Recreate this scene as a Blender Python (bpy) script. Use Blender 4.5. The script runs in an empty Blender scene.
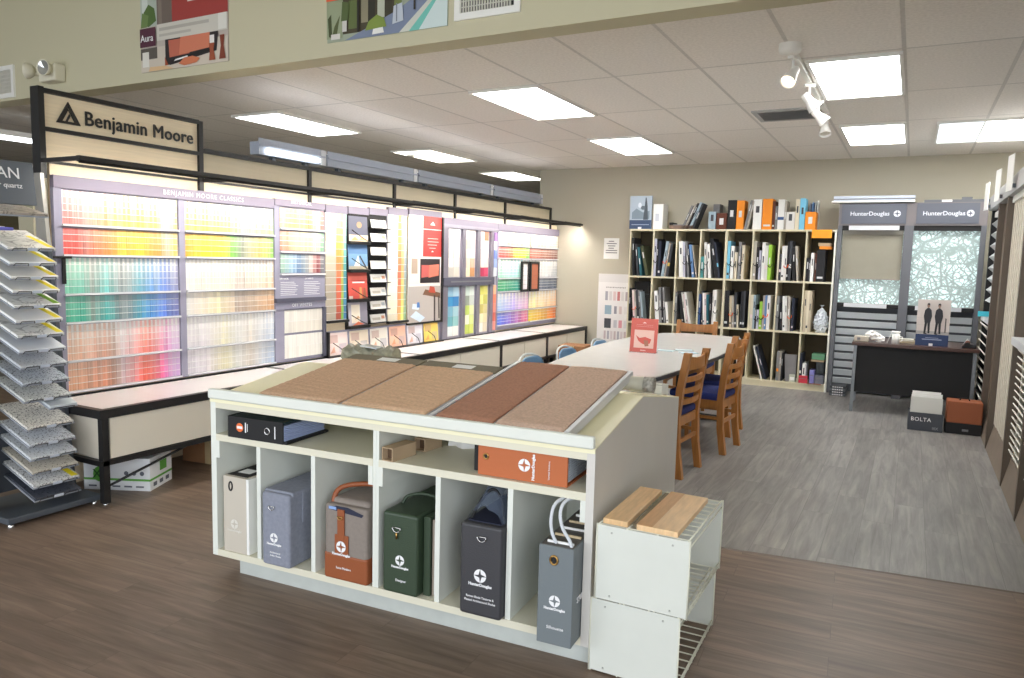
import bpy, bmesh, math, random
from mathutils import Vector, Matrix, Euler
random.seed(7)
SC = bpy.context.scene
COL = SC.collection
PI = math.pi

# ------------------------------------------------------------------ camera
CH = 1.4907
def cam_axes(yaw, pitch, roll):
    cy, sy, cp, sp = math.cos(yaw), math.sin(yaw), math.cos(pitch), math.sin(pitch)
    f = Vector((-sy*cp, cy*cp, -sp)); r = Vector((cy, sy, 0)); u = r.cross(f)
    cr, sr = math.cos(roll), math.sin(roll)
    return cr*r+sr*u, -sr*r+cr*u, f
cd = bpy.data.cameras.new('camera'); cam = bpy.data.objects.new('camera', cd); COL.objects.link(cam)
_r, _u, _f = cam_axes(.4897, .1066, .0255)
M = Matrix((_r, _u, -_f)).transposed().to_4x4(); M.translation = (0, 0, CH)
cam.matrix_world = M
cd.sensor_width = 36; cd.lens = 36*745.7/1024; cd.clip_start = .05; cd.clip_end = 100
SC.camera = cam

# ------------------------------------------------------------------ world, daylight, exposure
SC.view_settings.view_transform = 'Standard'; SC.view_settings.look = 'None'
SC.view_settings.gamma = 1; SC.view_settings.use_curve_mapping = False
SC.view_settings.exposure = 0.52
SC.cycles.diffuse_bounces = 8; SC.cycles.max_bounces = 12
w = bpy.data.worlds.new('World'); SC.world = w; w.use_nodes = True
w.node_tree.nodes['Background'].inputs[0].default_value = (.88, .93, 1.0, 1)
w.node_tree.nodes['Background'].inputs[1].default_value = 3.6
TROFFER = 10.5      # emission of the ceiling lights
LED = 115.0         # emission of the light bar over the paint wall
def area(name, loc, rot, sx, sy, power, color, portal=False):
    l = bpy.data.lights.new(name, 'AREA'); l.shape = 'RECTANGLE'; l.size = sx; l.size_y = sy
    l.energy = power; l.color = color
    if portal: l.cycles.is_portal = True
    o = bpy.data.objects.new(name, l); COL.objects.link(o); o.location = loc; o.rotation_euler = rot
    return o
# daylight portals in the shop-front windows behind the camera (front wall at y = -3)
WINX = [(-9.2, -6.4), (-6.1, -3.3), (-3.0, -.2), (.1, 2.9)]
for a, b in WINX:
    area('daylight_portal', ((a+b)/2, -3.05, 1.75), (PI/2, 0, 0), b-a, 2.7, 1, (1, 1, 1), True)

area('daylight_portal', (1.37, -1.0, 1.75), (PI/2, 0, PI/2), 3.2, 2.7, 1, (1, 1, 1), True)

# ------------------------------------------------------------------ colour and material helpers
def lin(c):
    c = c/255.
    return c/12.92 if c <= .04045 else ((c+.055)/1.055)**2.4
def rgb(r, g, b): return (lin(r), lin(g), lin(b), 1)
MATS = {}
def mat(name, color, rough=.5, metal=0, bump=0, bscale=60, var=0, vscale=8, spec=.5, alpha=1, trans=0, stretch=(1,1,1)):
    if name in MATS: return MATS[name]
    m = bpy.data.materials.new(name); m.use_nodes = True; nt = m.node_tree; b = nt.nodes['Principled BSDF']
    b.inputs['Base Color'].default_value = color; b.inputs['Roughness'].default_value = rough
    b.inputs['Metallic'].default_value = metal; b.inputs['Specular IOR Level'].default_value = spec
    b.inputs['Alpha'].default_value = alpha; b.inputs['Transmission Weight'].default_value = trans
    if bump or var:
        tc = nt.nodes.new('ShaderNodeTexCoord'); mp = nt.nodes.new('ShaderNodeMapping')
        mp.inputs['Scale'].default_value = stretch
        nt.links.new(tc.outputs['Object'], mp.inputs['Vector'])
    if var:
        n = nt.nodes.new('ShaderNodeTexNoise'); n.inputs['Scale'].default_value = vscale; n.inputs['Detail'].default_value = 6
        nt.links.new(mp.outputs[0], n.inputs['Vector'])
        r = nt.nodes.new('ShaderNodeMapRange'); r.inputs['From Min'].default_value = .3; r.inputs['From Max'].default_value = .7
        r.inputs['To Min'].default_value = 1-var; r.inputs['To Max'].default_value = 1+var
        nt.links.new(n.outputs['Fac'], r.inputs['Value'])
        mx = nt.nodes.new('ShaderNodeMix'); mx.data_type = 'RGBA'; mx.blend_type = 'MULTIPLY'; mx.inputs['Factor'].default_value = 1
        mx.inputs['A'].default_value = color; nt.links.new(r.outputs[0], mx.inputs['B'])
        nt.links.new(mx.outputs['Result'], b.inputs['Base Color'])
    if bump:
        n2 = nt.nodes.new('ShaderNodeTexNoise'); n2.inputs['Scale'].default_value = bscale; n2.inputs['Detail'].default_value = 4
        nt.links.new(mp.outputs[0], n2.inputs['Vector'])
        bp = nt.nodes.new('ShaderNodeBump'); bp.inputs['Strength'].default_value = bump; bp.inputs['Distance'].default_value = .01
        nt.links.new(n2.outputs['Fac'], bp.inputs['Height']); nt.links.new(bp.outputs[0], b.inputs['Normal'])
    MATS[name] = m
    return m
def emis(name, color, strength):
    if name in MATS: return MATS[name]
    m = bpy.data.materials.new(name); m.use_nodes = True; b = m.node_tree.nodes['Principled BSDF']
    b.inputs['Base Color'].default_value = (.8, .8, .8, 1)
    b.inputs['Emission Color'].default_value = color; b.inputs['Emission Strength'].default_value = strength
    MATS[name] = m; return m
def vmat(name='printed_surface', rough=.5, bump=0):
    if name in MATS: return MATS[name]
    m = bpy.data.materials.new(name); m.use_nodes = True; nt = m.node_tree; b = nt.nodes['Principled BSDF']
    a = nt.nodes.new('ShaderNodeVertexColor'); a.layer_name = 'Col'
    nt.links.new(a.outputs[0], b.inputs['Base Color']); b.inputs['Roughness'].default_value = rough
    MATS[name] = m; return m

# ------------------------------------------------------------------ mesh builder
class MB:
    def __init__(s): s.v = []; s.f = []; s.c = []; s.sm = []
    def add(s, vs, fs, c=None, M=None, smooth=False):
        o = len(s.v)
        for p in vs: s.v.append(tuple(M @ Vector(p)) if M is not None else tuple(p))
        for f in fs:
            s.f.append([i+o for i in f]); s.c.append(c); s.sm.append(smooth)
        return s
    def box(s, a, b, c=None, M=None):
        x0, y0, z0 = a; x1, y1, z1 = b
        vs = [(x0,y0,z0),(x1,y0,z0),(x1,y1,z0),(x0,y1,z0),(x0,y0,z1),(x1,y0,z1),(x1,y1,z1),(x0,y1,z1)]
        return s.add(vs, [(0,3,2,1),(4,5,6,7),(0,1,5,4),(1,2,6,5),(2,3,7,6),(3,0,4,7)], c, M)
    def quad(s, p, c=None, M=None): return s.add(p, [tuple(range(len(p)))], c, M)
    def prism(s, pts, axis, a, b, c=None, M=None, smooth=False):
        # pts: 2D outline in the two other axes (order preserved), extruded along axis from a to b
        def mk(p, t):
            if axis == 0: return (t, p[0], p[1])
            if axis == 1: return (p[0], t, p[1])
            return (p[0], p[1], t)
        n = len(pts)
        vs = [mk(p, a) for p in pts]+[mk(p, b) for p in pts]
        o = len(s.v)
        s.add(vs, [tuple(range(n))[::-1], tuple(range(n, 2*n))], c, M)
        for i in range(n):
            j = (i+1) % n
            s.f.append([o+i, o+j, o+n+j, o+n+i]); s.c.append(c); s.sm.append(smooth)
        return s
    def tube(s, path, r, n=8, c=None, M=None, closed=False, cap=True):
        path = [Vector(p) for p in path]; rings = []; L = len(path)
        prev = None; o = len(s.v)
        rr = r if isinstance(r, (list, tuple)) else [r]*L
        for i, p in enumerate(path):
            if closed: t = (path[(i+1) % L]-path[i-1])
            else: t = (path[min(i+1, L-1)]-path[max(i-1, 0)])
            t.normalize()
            if prev is None:
                a = Vector((0,0,1)) if abs(t.z) < .9 else Vector((1,0,0))
                x = t.cross(a).normalized()
            else:
                x = (prev-t*prev.dot(t)).normalized()
            prev = x; y = t.cross(x)
            for k in range(n):
                q = p+x*math.cos(2*PI*k/n)*rr[i]+y*math.sin(2*PI*k/n)*rr[i]
                s.v.append(tuple(M @ q) if M is not None else tuple(q))
        R_ = L if closed else L-1
        for i in range(R_):
            for k in range(n):
                i2 = (i+1) % L; k2 = (k+1) % n
                s.f.append([o+i*n+k, o+i*n+k2, o+i2*n+k2, o+i2*n+k]); s.c.append(c); s.sm.append(True)
        if cap and not closed:
            s.f.append([o+k for k in range(n)][::-1]); s.c.append(c); s.sm.append(False)
            s.f.append([o+(L-1)*n+k for k in range(n)]); s.c.append(c); s.sm.append(False)
        return s
    def lathe(s, prof, n=24, c=None, M=None):
        # prof: (r, z) list, axis z
        o = len(s.v)
        for r, z in prof:
            for k in range(n):
                q = Vector((r*math.cos(2*PI*k/n), r*math.sin(2*PI*k/n), z)); s.v.append(tuple(M @ q) if M is not None else tuple(q))
        for i in range(len(prof)-1):
            for k in range(n):
                k2 = (k+1) % n
                s.f.append([o+i*n+k, o+i*n+k2, o+(i+1)*n+k2, o+(i+1)*n+k]); s.c.append(c); s.sm.append(True)
        return s
    def build(s, name, m, parent=None, M=None, bevel=0, seg=2):
        me = bpy.data.meshes.new(name); me.from_pydata(s.v, [], s.f); me.update()
        if any(c is not None for c in s.c):
            ca = me.color_attributes.new('Col', 'FLOAT_COLOR', 'CORNER')
            i = 0
            for p, c in zip(me.polygons, s.c):
                c = c or (.5, .5, .5, 1)
                for k in range(p.loop_total): ca.data[p.loop_start+k].color = c
        for p, q in zip(me.polygons, s.sm): p.use_smooth = q
        me.materials.append(m)
        o = bpy.data.objects.new(name, me); COL.objects.link(o)
        if parent is not None: o.parent = parent
        if M is not None: o.matrix_local = M
        if bevel:
            bm_ = bmesh.new(); bm_.from_mesh(me); bmesh.ops.remove_doubles(bm_, verts=bm_.verts, dist=1e-6)
            bmesh.ops.recalc_face_normals(bm_, faces=bm_.faces); bm_.to_mesh(me); bm_.free()
            md = o.modifiers.new('bevel', 'BEVEL'); md.width = bevel; md.segments = seg; md.limit_method = 'ANGLE'; md.angle_limit = .6
        return o

def tag(o, label=None, cat=None, group=None, kind=None):
    if label: o['label'] = label
    if cat: o['category'] = cat
    if group: o['group'] = group
    if kind: o['kind'] = kind
    return o
def empty(name, loc=(0,0,0), rz=0, label=None, cat=None, group=None):
    o = bpy.data.objects.new(name, None); COL.objects.link(o); o.location = loc; o.rotation_euler = (0,0,rz)
    o.empty_display_size = .05
    return tag(o, label, cat, group)
def struct(o): o['kind'] = 'structure'; return o
def copy_tree(o, parent=None):
    c = o.copy(); COL.objects.link(c)
    if parent is not None:
        c.parent = parent; c.matrix_parent_inverse = o.matrix_parent_inverse
    for ch in list(o.children): copy_tree(ch, c)
    return c
def text(body, size, m, parent=None, M=None, name='lettering', depth=.001, align='CENTER', bold=0, spacing=1, fat=0):
    cu = bpy.data.curves.new(name, 'FONT'); cu.body = body; cu.size = size; cu.extrude = depth; cu.align_x = align; cu.align_y = 'CENTER'
    cu.offset = bold; cu.space_character = spacing; cu.resolution_u = 3
    t = bpy.data.objects.new(name, cu); COL.objects.link(t)
    bpy.context.view_layer.update()
    dg = bpy.context.evaluated_depsgraph_get()
    me = bpy.data.meshes.new_from_object(t.evaluated_get(dg)); bpy.data.objects.remove(t)
    if fat:
        b2 = bmesh.new(); b2.from_mesh(me); base = b2.verts[:]+b2.edges[:]+b2.faces[:]
        for k, (dx, dy) in enumerate(((fat,0),(-fat,0),(0,fat),(0,-fat))):
            g = bmesh.ops.duplicate(b2, geom=base); bmesh.ops.translate(b2, verts=[v for v in g['geom'] if isinstance(v, bmesh.types.BMVert)], vec=(dx,dy,-.0002*(k+1)))
        b2.to_mesh(me); b2.free()
    me.materials.clear(); me.materials.append(m)
    o = bpy.data.objects.new(name, me); COL.objects.link(o)
    if parent is not None: o.parent = parent
    if M is not None: o.matrix_local = M
    return o
def TM(loc, xdir, updir):
    x = Vector(xdir).normalized(); y = Vector(updir).normalized(); z = x.cross(y)
    m_ = Matrix((x, y, z)).transposed().to_4x4(); m_.translation = loc; return m_
FRONT = lambda x, y, z: TM((x, y, z), (1,0,0), (0,0,1))       # text facing -Y
LWALL = lambda x, y, z: TM((x, y, z), (0,1,0), (0,0,1))       # text on left wall facing +X
def MR(loc=(0,0,0), rx=0, ry=0, rz=0): return Matrix.Translation(loc) @ Euler((rx, ry, rz)).to_matrix().to_4x4()
def ordinal(n): return ['first','second','third','fourth','fifth','sixth','seventh','eighth','ninth','tenth','eleventh','twelfth','thirteenth','fourteenth','fifteenth','sixteenth','seventeenth','eighteenth','nineteenth','twentieth','twenty-first','twenty-second','twenty-third','twenty-fourth','twenty-fifth'][n]

# ------------------------------------------------------------------ shared materials
M_wall = mat('wall_paint', rgb(182,177,161), .85, bump=.05, bscale=200)
M_bulk = mat('bulkhead_paint', rgb(196,191,164), .85, bump=.05, bscale=200)
M_cream = mat('cream_laminate', rgb(238,233,198), .45, bump=.02, bscale=90)
M_cream2 = mat('pale_cream_laminate', rgb(222,225,217), .5, var=.02)
M_side = mat('grey_panel', rgb(208,205,199), .5, var=.03, vscale=3)
M_white = mat('white_paint', rgb(236,236,232), .45)
M_black = mat('black_metal', rgb(26,25,26), .45)
M_blackmatte = mat('black_matte', rgb(20,20,22), .7)
M_steel = mat('grey_steel', rgb(82,88,96), .4, .2)
M_chrome = mat('chrome', rgb(205,205,205), .22, 1)
M_lightwood = mat('pale_wood_laminate', rgb(240,222,190), .5, var=.06, vscale=6, stretch=(1,.6,14))
M_oak = mat('honey_oak', rgb(168,112,56), .35, var=.16, vscale=6, stretch=(8,8,1.2))
M_blueseat = mat('blue_seat_fabric', rgb(34,48,116), .75, bump=.15, bscale=300)
M_v = vmat('printed_surface', .5)
M_vm = vmat('matte_print', .8)
M_paper = mat('white_paper', rgb(238,238,236), .7)
M_led = emis('led_strip', (1, .94, .86, 1), LED)
M_lens = emis('light_lens', (1, .99, .96, 1), TROFFER)
M_inkwhite = mat('white_print', rgb(240,240,242), .5)
M_inkgrey = mat('grey_print', rgb(120,120,124), .6)
M_inkblack = mat('black_letter', rgb(28,26,26), .4)

def plank_mat(name, c1, c2, c3, ang, length, width, bright=1):
    m = bpy.data.materials.new(name); m.use_nodes = True; nt = m.node_tree; b = nt.nodes['Principled BSDF']; N = nt.nodes.new; L = nt.links.new
    tc = N('ShaderNodeTexCoord'); mp = N('ShaderNodeMapping'); mp.inputs['Rotation'].default_value = (0, 0, ang)
    L(tc.outputs['Object'], mp.inputs['Vector'])
    br = N('ShaderNodeTexBrick'); br.inputs['Scale'].default_value = 1; br.inputs['Brick Width'].default_value = length; br.inputs['Row Height'].default_value = width
    br.inputs['Mortar Size'].default_value = .0012; br.inputs['Mortar Smooth'].default_value = .3; br.offset = .37; br.inputs['Bias'].default_value = 0
    br.inputs['Color1'].default_value = (0, 0, 0, 1); br.inputs['Color2'].default_value = (1, 1, 1, 1); br.inputs['Mortar'].default_value = (.5, .5, .5, 1)
    L(mp.outputs[0], br.inputs['Vector'])
    # grain stretched along the planks, shifted per plank
    sc = N('ShaderNodeVectorMath'); sc.operation = 'MULTIPLY'; sc.inputs[1].default_value = (1.3, 16, 1); L(mp.outputs[0], sc.inputs[0])
    ad = N('ShaderNodeVectorMath'); ad.operation = 'MULTIPLY_ADD'; L(br.outputs['Color'], ad.inputs[0]); ad.inputs[1].default_value = (37, 11, 5); L(sc.outputs[0], ad.inputs[2])
    n = N('ShaderNodeTexNoise'); n.inputs['Scale'].default_value = 1.6; n.inputs['Detail'].default_value = 9; n.inputs['Roughness'].default_value = .62; n.inputs['Distortion'].default_value = .6
    L(ad.outputs[0], n.inputs['Vector'])
    n3 = N('ShaderNodeTexNoise'); n3.inputs['Scale'].default_value = 2.2; n3.inputs['Detail'].default_value = 3
    sc3 = N('ShaderNodeVectorMath'); sc3.operation = 'MULTIPLY'; sc3.inputs[1].default_value = (.8, 2.5, 1); L(mp.outputs[0], sc3.inputs[0]); L(sc3.outputs[0], n3.inputs['Vector'])
    ramp = N('ShaderNodeValToRGB'); e = ramp.color_ramp.elements; e[0].position = .28; e[0].color = c1; e[1].position = .72; e[1].color = c3
    k = ramp.color_ramp.elements.new(.5); k.color = c2
    L(n.outputs['Fac'], ramp.inputs['Fac'])
    mr = N('ShaderNodeMapRange'); mr.inputs['To Min'].default_value = .91; mr.inputs['To Max'].default_value = 1.09; L(br.outputs['Color'], mr.inputs['Value'])
    mr3 = N('ShaderNodeMapRange'); mr3.inputs['From Min'].default_value = .3; mr3.inputs['From Max'].default_value = .7; mr3.inputs['To Min'].default_value = .88; mr3.inputs['To Max'].default_value = 1.12; L(n3.outputs['Fac'], mr3.inputs['Value'])
    mu = N('ShaderNodeMath'); mu.operation = 'MULTIPLY'; L(mr.outputs[0], mu.inputs[0]); L(mr3.outputs[0], mu.inputs[1])
    mx = N('ShaderNodeMix'); mx.data_type = 'RGBA'; mx.blend_type = 'MULTIPLY'; mx.inputs['Factor'].default_value = 1
    L(ramp.outputs[0], mx.inputs['A']); L(mu.outputs[0], mx.inputs['B'])
    dk = N('ShaderNodeMix'); dk.data_type = 'RGBA'; dk.blend_type = 'MULTIPLY'; dk.inputs['B'].default_value = (.55, .55, .55, 1); L(br.outputs['Fac'], dk.inputs['Factor']); L(mx.outputs['Result'], dk.inputs['A'])
    L(dk.outputs['Result'], b.inputs['Base Color']); b.inputs['Roughness'].default_value = .42; b.inputs['Specular IOR Level'].default_value = .42
    bp = N('ShaderNodeBump'); bp.inputs['Strength'].default_value = .12; bp.inputs['Distance'].default_value = .004; L(n.outputs['Fac'], bp.inputs['Height']); L(bp.outputs[0], b.inputs['Normal'])
    MATS[name] = m; return m
M_floorA = plank_mat('brown_vinyl_planks', rgb(92,75,61), rgb(114,96,82), rgb(134,115,99), -.06, 1.2, .15)
M_floorB = plank_mat('grey_vinyl_planks', rgb(110,108,106), rgb(132,130,128), rgb(152,148,143), PI/2, 1.2, .165)

def tile_mat():
    m = bpy.data.materials.new('ceiling_tiles'); m.use_nodes = True; nt = m.node_tree; b = nt.nodes['Principled BSDF']; N = nt.nodes.new; L = nt.links.new
    tc = N('ShaderNodeTexCoord'); mp = N('ShaderNodeMapping'); mp.inputs['Location'].default_value = (.145+6.1, -5.155+12.2, 0)
    L(tc.outputs['Object'], mp.inputs['Vector'])
    br = N('ShaderNodeTexBrick'); br.inputs['Scale'].default_value = 1; br.inputs['Brick Width'].default_value = .61; br.inputs['Row Height'].default_value = 1.22
    br.inputs['Mortar Size'].default_value = .012; br.inputs['Mortar Smooth'].default_value = .1; br.offset = 0
    br.inputs['Color1'].default_value = rgb(236,232,227); br.inputs['Color2'].default_value = rgb(242,238,233); br.inputs['Mortar'].default_value = rgb(212,209,205)
    L(mp.outputs[0], br.inputs['Vector'])
    n = N('ShaderNodeTexNoise'); n.inputs['Scale'].default_value = 55; n.inputs['Detail'].default_value = 3; L(tc.outputs['Object'], n.inputs['Vector'])
    mr = N('ShaderNodeMapRange'); mr.inputs['From Min'].default_value = .35; mr.inputs['From Max'].default_value = .65; mr.inputs['To Min'].default_value = .93; mr.inputs['To Max'].default_value = 1.04; L(n.outputs['Fac'], mr.inputs['Value'])
    mx = N('ShaderNodeMix'); mx.data_type = 'RGBA'; mx.blend_type = 'MULTIPLY'; mx.inputs['Factor'].default_value = 1; L(br.outputs['Color'], mx.inputs['A']); L(mr.outputs[0], mx.inputs['B'])
    L(mx.outputs['Result'], b.inputs['Base Color']); b.inputs['Roughness'].default_value = .9
    bp = N('ShaderNodeBump'); bp.inputs['Strength'].default_value = .6; bp.inputs['Distance'].default_value = .008
    L(br.outputs['Fac'], bp.inputs['Height']); bp.invert = False; L(bp.outputs[0], b.inputs['Normal'])
    return m
M_tile = tile_mat()

# ================================================================== SETTING
H = 2.80; HB = 4.2; YB = 9.985; XR = 1.32; XL = -13.0
def seam(x): return 3.9+(x+.777)*.137
mb = MB(); mb.add([(XL,-3.1,-.1),(XR,-3.1,-.1),(XR,seam(XR),-.1),(-4.0,seam(-4.0),-.1),(-4.0,4.6,-.1),(XL,4.6,-.1),(XL,-3.1,0),(XR,-3.1,0),(XR,seam(XR),0),(-4.0,seam(-4.0),0),(-4.0,4.6,0),(XL,4.6,0)],
  [(6,7,8,9,10,11),(5,4,3,2,1,0),(0,1,7,6),(1,2,8,7),(2,3,9,8),(3,4,10,9),(4,5,11,10),(5,0,6,11)])
struct(mb.build('floor', M_floorA))
mb = MB(); mb.add([(XR,seam(XR),-.1),(XR,15,-.1),(XL,15,-.1),(XL,4.6,-.1),(-4.0,4.6,-.1),(-4.0,seam(-4.0),-.1),(XR,seam(XR),0),(XR,15,0),(XL,15,0),(XL,4.6,0),(-4.0,4.6,0),(-4.0,seam(-4.0),0)],
  [(6,7,8,9,10,11),(5,4,3,2,1,0),(0,1,7,6),(1,2,8,7),(2,3,9,8),(3,4,10,9),(4,5,11,10),(5,0,6,11)])
struct(mb.build('floor', M_floorB))
# seam strip between the two floors
mb = MB(); mb.add([(-4.0,seam(-4.0)-.012,0),(XR,seam(XR)-.012,0),(XR,seam(XR)+.012,0),(-4.0,seam(-4.0)+.012,0),(-4.0,seam(-4.0),.004),(XR,seam(XR),.004)],[(0,1,5,4),(4,5,2,3)])
struct(mb.build('trim_1', mat('seam_strip', rgb(96,84,74), .5)))
struct(MB().box((XL,3.72,H),(XR,15,H+.08)).build('ceiling', M_tile))
struct(MB().box((XL,-3.1,HB),(XR,3.72,HB+.08)).build('ceiling', M_bulk))
struct(MB().box((XL,3.58,2.68),(XR,3.74,HB)).build('wall_bulkhead', M_bulk))
struct(MB().box((-4.78,YB,0),(XR,YB+.14,H)).build('wall_back', M_wall))
struct(MB().box((-4.92,YB,0),(-4.78,15,H)).build('wall_back_return', M_wall))
struct(MB().box((XL,15,0),(XR,15.1,H)).build('wall_far', mat('olive_wall', rgb(120,112,84), .9)))
rw = MB().box((XR,.6,0),(XR+.1,15,HB)); rw.box((XR,-3.1,0),(XR+.1,-2.6,HB)); rw.box((XR,-2.6,0),(XR+.1,.6,.4)); rw.box((XR,-2.6,3.1),(XR+.1,.6,HB))
struct(rw.build('wall_right', M_wall))
struct(MB().box((XL-.1,-3.1,0),(XL,15,HB)).build('wall_left', mat('olive_wall', rgb(120,112,84), .9)))
fw = MB()
xs = [XL]+[v for p in WINX for v in p]+[XR if WINX[-1][1] < XR else XR]
fw.box((XL,-3.1,0),(XR,-3.0,.4)); fw.box((XL,-3.1,3.1),(XR,-3.0,HB))
prev = XL
for a, b in WINX:
    if a < XR: fw.box((prev,-3.1,.4),(a,-3.0,3.1)); prev = min(b, XR)
if prev < XR: fw.box((prev,-3.1,.4),(XR,-3.0,3.1))
struct(fw.build('wall_front', M_bulk))
# pavement outside the shop front (bounces daylight)
struct(MB().box((XL,-12,-.2),(XR+6,-3.1,-.05)).build('ground_outside', mat('pavement', rgb(165,163,158), .9, var=.1)))

# ================================================================== CEILING LIGHTS
def troffer(x0, x1, y0, y1, label, lens=M_lens, splits=None):
    t = empty('ceiling_light', ((x0+x1)/2, (y0+y1)/2, H-.02), 0, label, 'ceiling light', 'recessed ceiling lights')
    hx, hy = (x1-x0)/2, (y1-y0)/2; e = .022
    f = MB()
    for a, b in [((-hx,-hy,0),(hx,-hy+e,.02)),((-hx,hy-e,0),(hx,hy,.02)),((-hx,-hy+e,0),(-hx+e,hy-e,.02)),((hx-e,-hy+e,0),(hx,hy-e,.02))]: f.box(a, b)
    f.build('frame', M_white, t)
    if splits is None:
        MB().box((-hx+e,-hy+e,.008),(hx-e,hy-e,.016)).build('diffuser', lens, t)
    else:
        k = x0+splits-(x0+x1)/2
        MB().box((-hx+e,-hy+e,.008),(k-.008,hy-e,.016)).build('diffuser', emis('dim_lens', (.78,.9,1,1), 1.1), t)
        MB().box((k-.008,-hy+e,.002),(k+.008,hy-e,.02)).build('divider', M_white, t)
        MB().box((k+.008,-hy+e,.008),(hx-e,hy-e,.016)).build('diffuser', lens, t)
    return t
gx = lambda c: -.145+.61*c
gy = lambda j: 5.155+1.22*j
troffer(gx(-1)+.05,gx(0)-.005,gy(0)+.05,gy(1)+.03,'lit white ceiling light right beside the track with spotlights')
troffer(gx(-1)+.05,gx(0)-.005,gy(2)+.06,gy(3)+.03,'lit ceiling light behind the track spotlights, near the back wall')
troffer(.09,1.27,gy(2)+.15,gy(3)+.15,'wide two-pane bluish ceiling light in the corner above the window displays', splits=.37)
troffer(gx(-5),gx(-4),gy(0),gy(1),'lit ceiling light in the middle of the tiles, nearest the upper wall')
troffer(gx(-5),gx(-4),gy(2),gy(3),'lit ceiling light above the bookcase end, beyond the middle one')
troffer(-5.9,-5.29,5.2,6.4,'lit ceiling light behind the paint sign, nearest on the left', emis('bright_lens', (.96,1,1,1), TROFFER))
troffer(-5.87,-5.26,7.65,8.75,'warm lit ceiling light above the long valance boxes', emis('warm_lens', (1,.97,.86,1), TROFFER*.6))
troffer(-5.95,-5.34,9.95,11.1,'warm lit ceiling light partly hidden by the back wall corner', emis('warm_lens', (1,.97,.86,1), TROFFER*.6))
t = empty('hanging_light', (-7.6, 3.75, 2.52), 0, 'long fluorescent strip light hanging behind the quartz stand', 'light fixture')
MB().box((-.06,-.9,.0),(.06,1.4,.05)).build('housing', M_white, t)
MB().box((-.05,-.88,-.03),(.05,1.38,0)).build('tube', emis('tube_light', (.95,1,1,1), 5), t)
for dy in (-.6, 1.0): MB().tube([(0,dy,.05),(0,dy,.27)], .006, 6).build('hanger', M_white, t)

# air vent in the ceiling
t = empty('ceiling_vent', (-1.05,6.95,H), 0, 'grey ceiling air vent beside the track spotlights', 'vent')
f = MB()
for a, b in [((-.27,-.24,-.014),(.27,-.2,0)),((-.27,.2,-.014),(.27,.24,0)),((-.27,-.2,-.014),(-.23,.2,0)),((.23,-.2,-.014),(.27,.2,0))]: f.box(a, b)
f.build('frame', mat('vent_grey', rgb(172,172,172), .5), t)
MB().box((-.23,-.2,-.002),(.23,.2,0)).build('duct_opening', M_blackmatte, t)
f = MB()
for k in range(7): f.box((-.23,-.012,-.001),(.23,.012,.001), None, MR((0,-.17+k*.056,-.008), rx=.7))
f.build('louvres', mat('vent_grey', rgb(172,172,172), .5), t)
# sprinkler-ish dome
t = empty('smoke_detector', (-5.68,7.83,H), 0, 'small white round smoke detector on the ceiling above the valance boxes', 'smoke detector')
MB().lathe([(0,-.06),(.045,-.055),(.06,-.03),(.065,0)], 20).build('housing', M_white, t); MB().lathe([(.066,-.012),(.075,-.012),(.075,0),(.0,0)], 20).build('base_plate', M_white, t)

# track with spotlights
t = empty('track_rail', (-.74,5.9,H), 0, 'white lighting track fixed along the ceiling tiles', 'lighting track')
MB().box((-.018,-1.02,-.03),(.018,1.0,0)).build('rail', M_white, t, bevel=.003)
MB().lathe([(0,-.05),(.06,-.05),(.065,-.03),(.065,0)], 20, None, Matrix.Translation((0,-1.1,0))).build('feed_cap', M_white, t)
def spot(y, rx, rz, lit, label):
    s = empty('track_spotlight', (-.74, y, H-.03), rz, label, 'spotlight', 'spotlights on the ceiling track')
    MB().box((-.02,-.035,-.02),(.02,.035,0)).build('adapter', M_white, s)
    MB().tube([(0,0,-.02),(0,0,-.10)], .008, 8).build('stem', M_white, s)
    m_ = MR((0,0,-.11), rx=rx) @ Matrix.Scale(.78,4)
    MB().lathe([(0,.07),(.03,.068),(.036,.05),(.038,0),(.05,-.04),(.062,-.09),(.064,-.1),(.056,-.1),(.05,-.07)], 20, None, m_).build('shade', M_white, s)
    MB().lathe([(0,-.082),(.052,-.08)], 20, None, m_).build('bulb', emis('warm_bulb', (1,.72,.42,1), 9) if lit else mat('bulb_off', rgb(214,210,196), .3), s)
    if lit:
        l = bpy.data.lights.new('spot', 'SPOT'); l.energy = 12; l.color = (1,.8,.55); l.spot_size = 1.2; l.shadow_soft_size = .05
        o = bpy.data.objects.new('spot_beam', l); COL.objects.link(o); o.parent = s; o.matrix_local = m_ @ Matrix.Translation((0,0,-.11))
    return s
spot(4.95,-.75,-.35,True,'glowing warm white track spotlight nearest the upper wall, aimed at the room')
spot(5.75,-.7,1.9,False,'white track spotlight second along the track, tilted down')
spot(6.35,-.8,1.7,False,'white track spotlight third along the track, tilted down')
spot(6.85,-.4,.3,False,'white track spotlight at the far end of the track')

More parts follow.
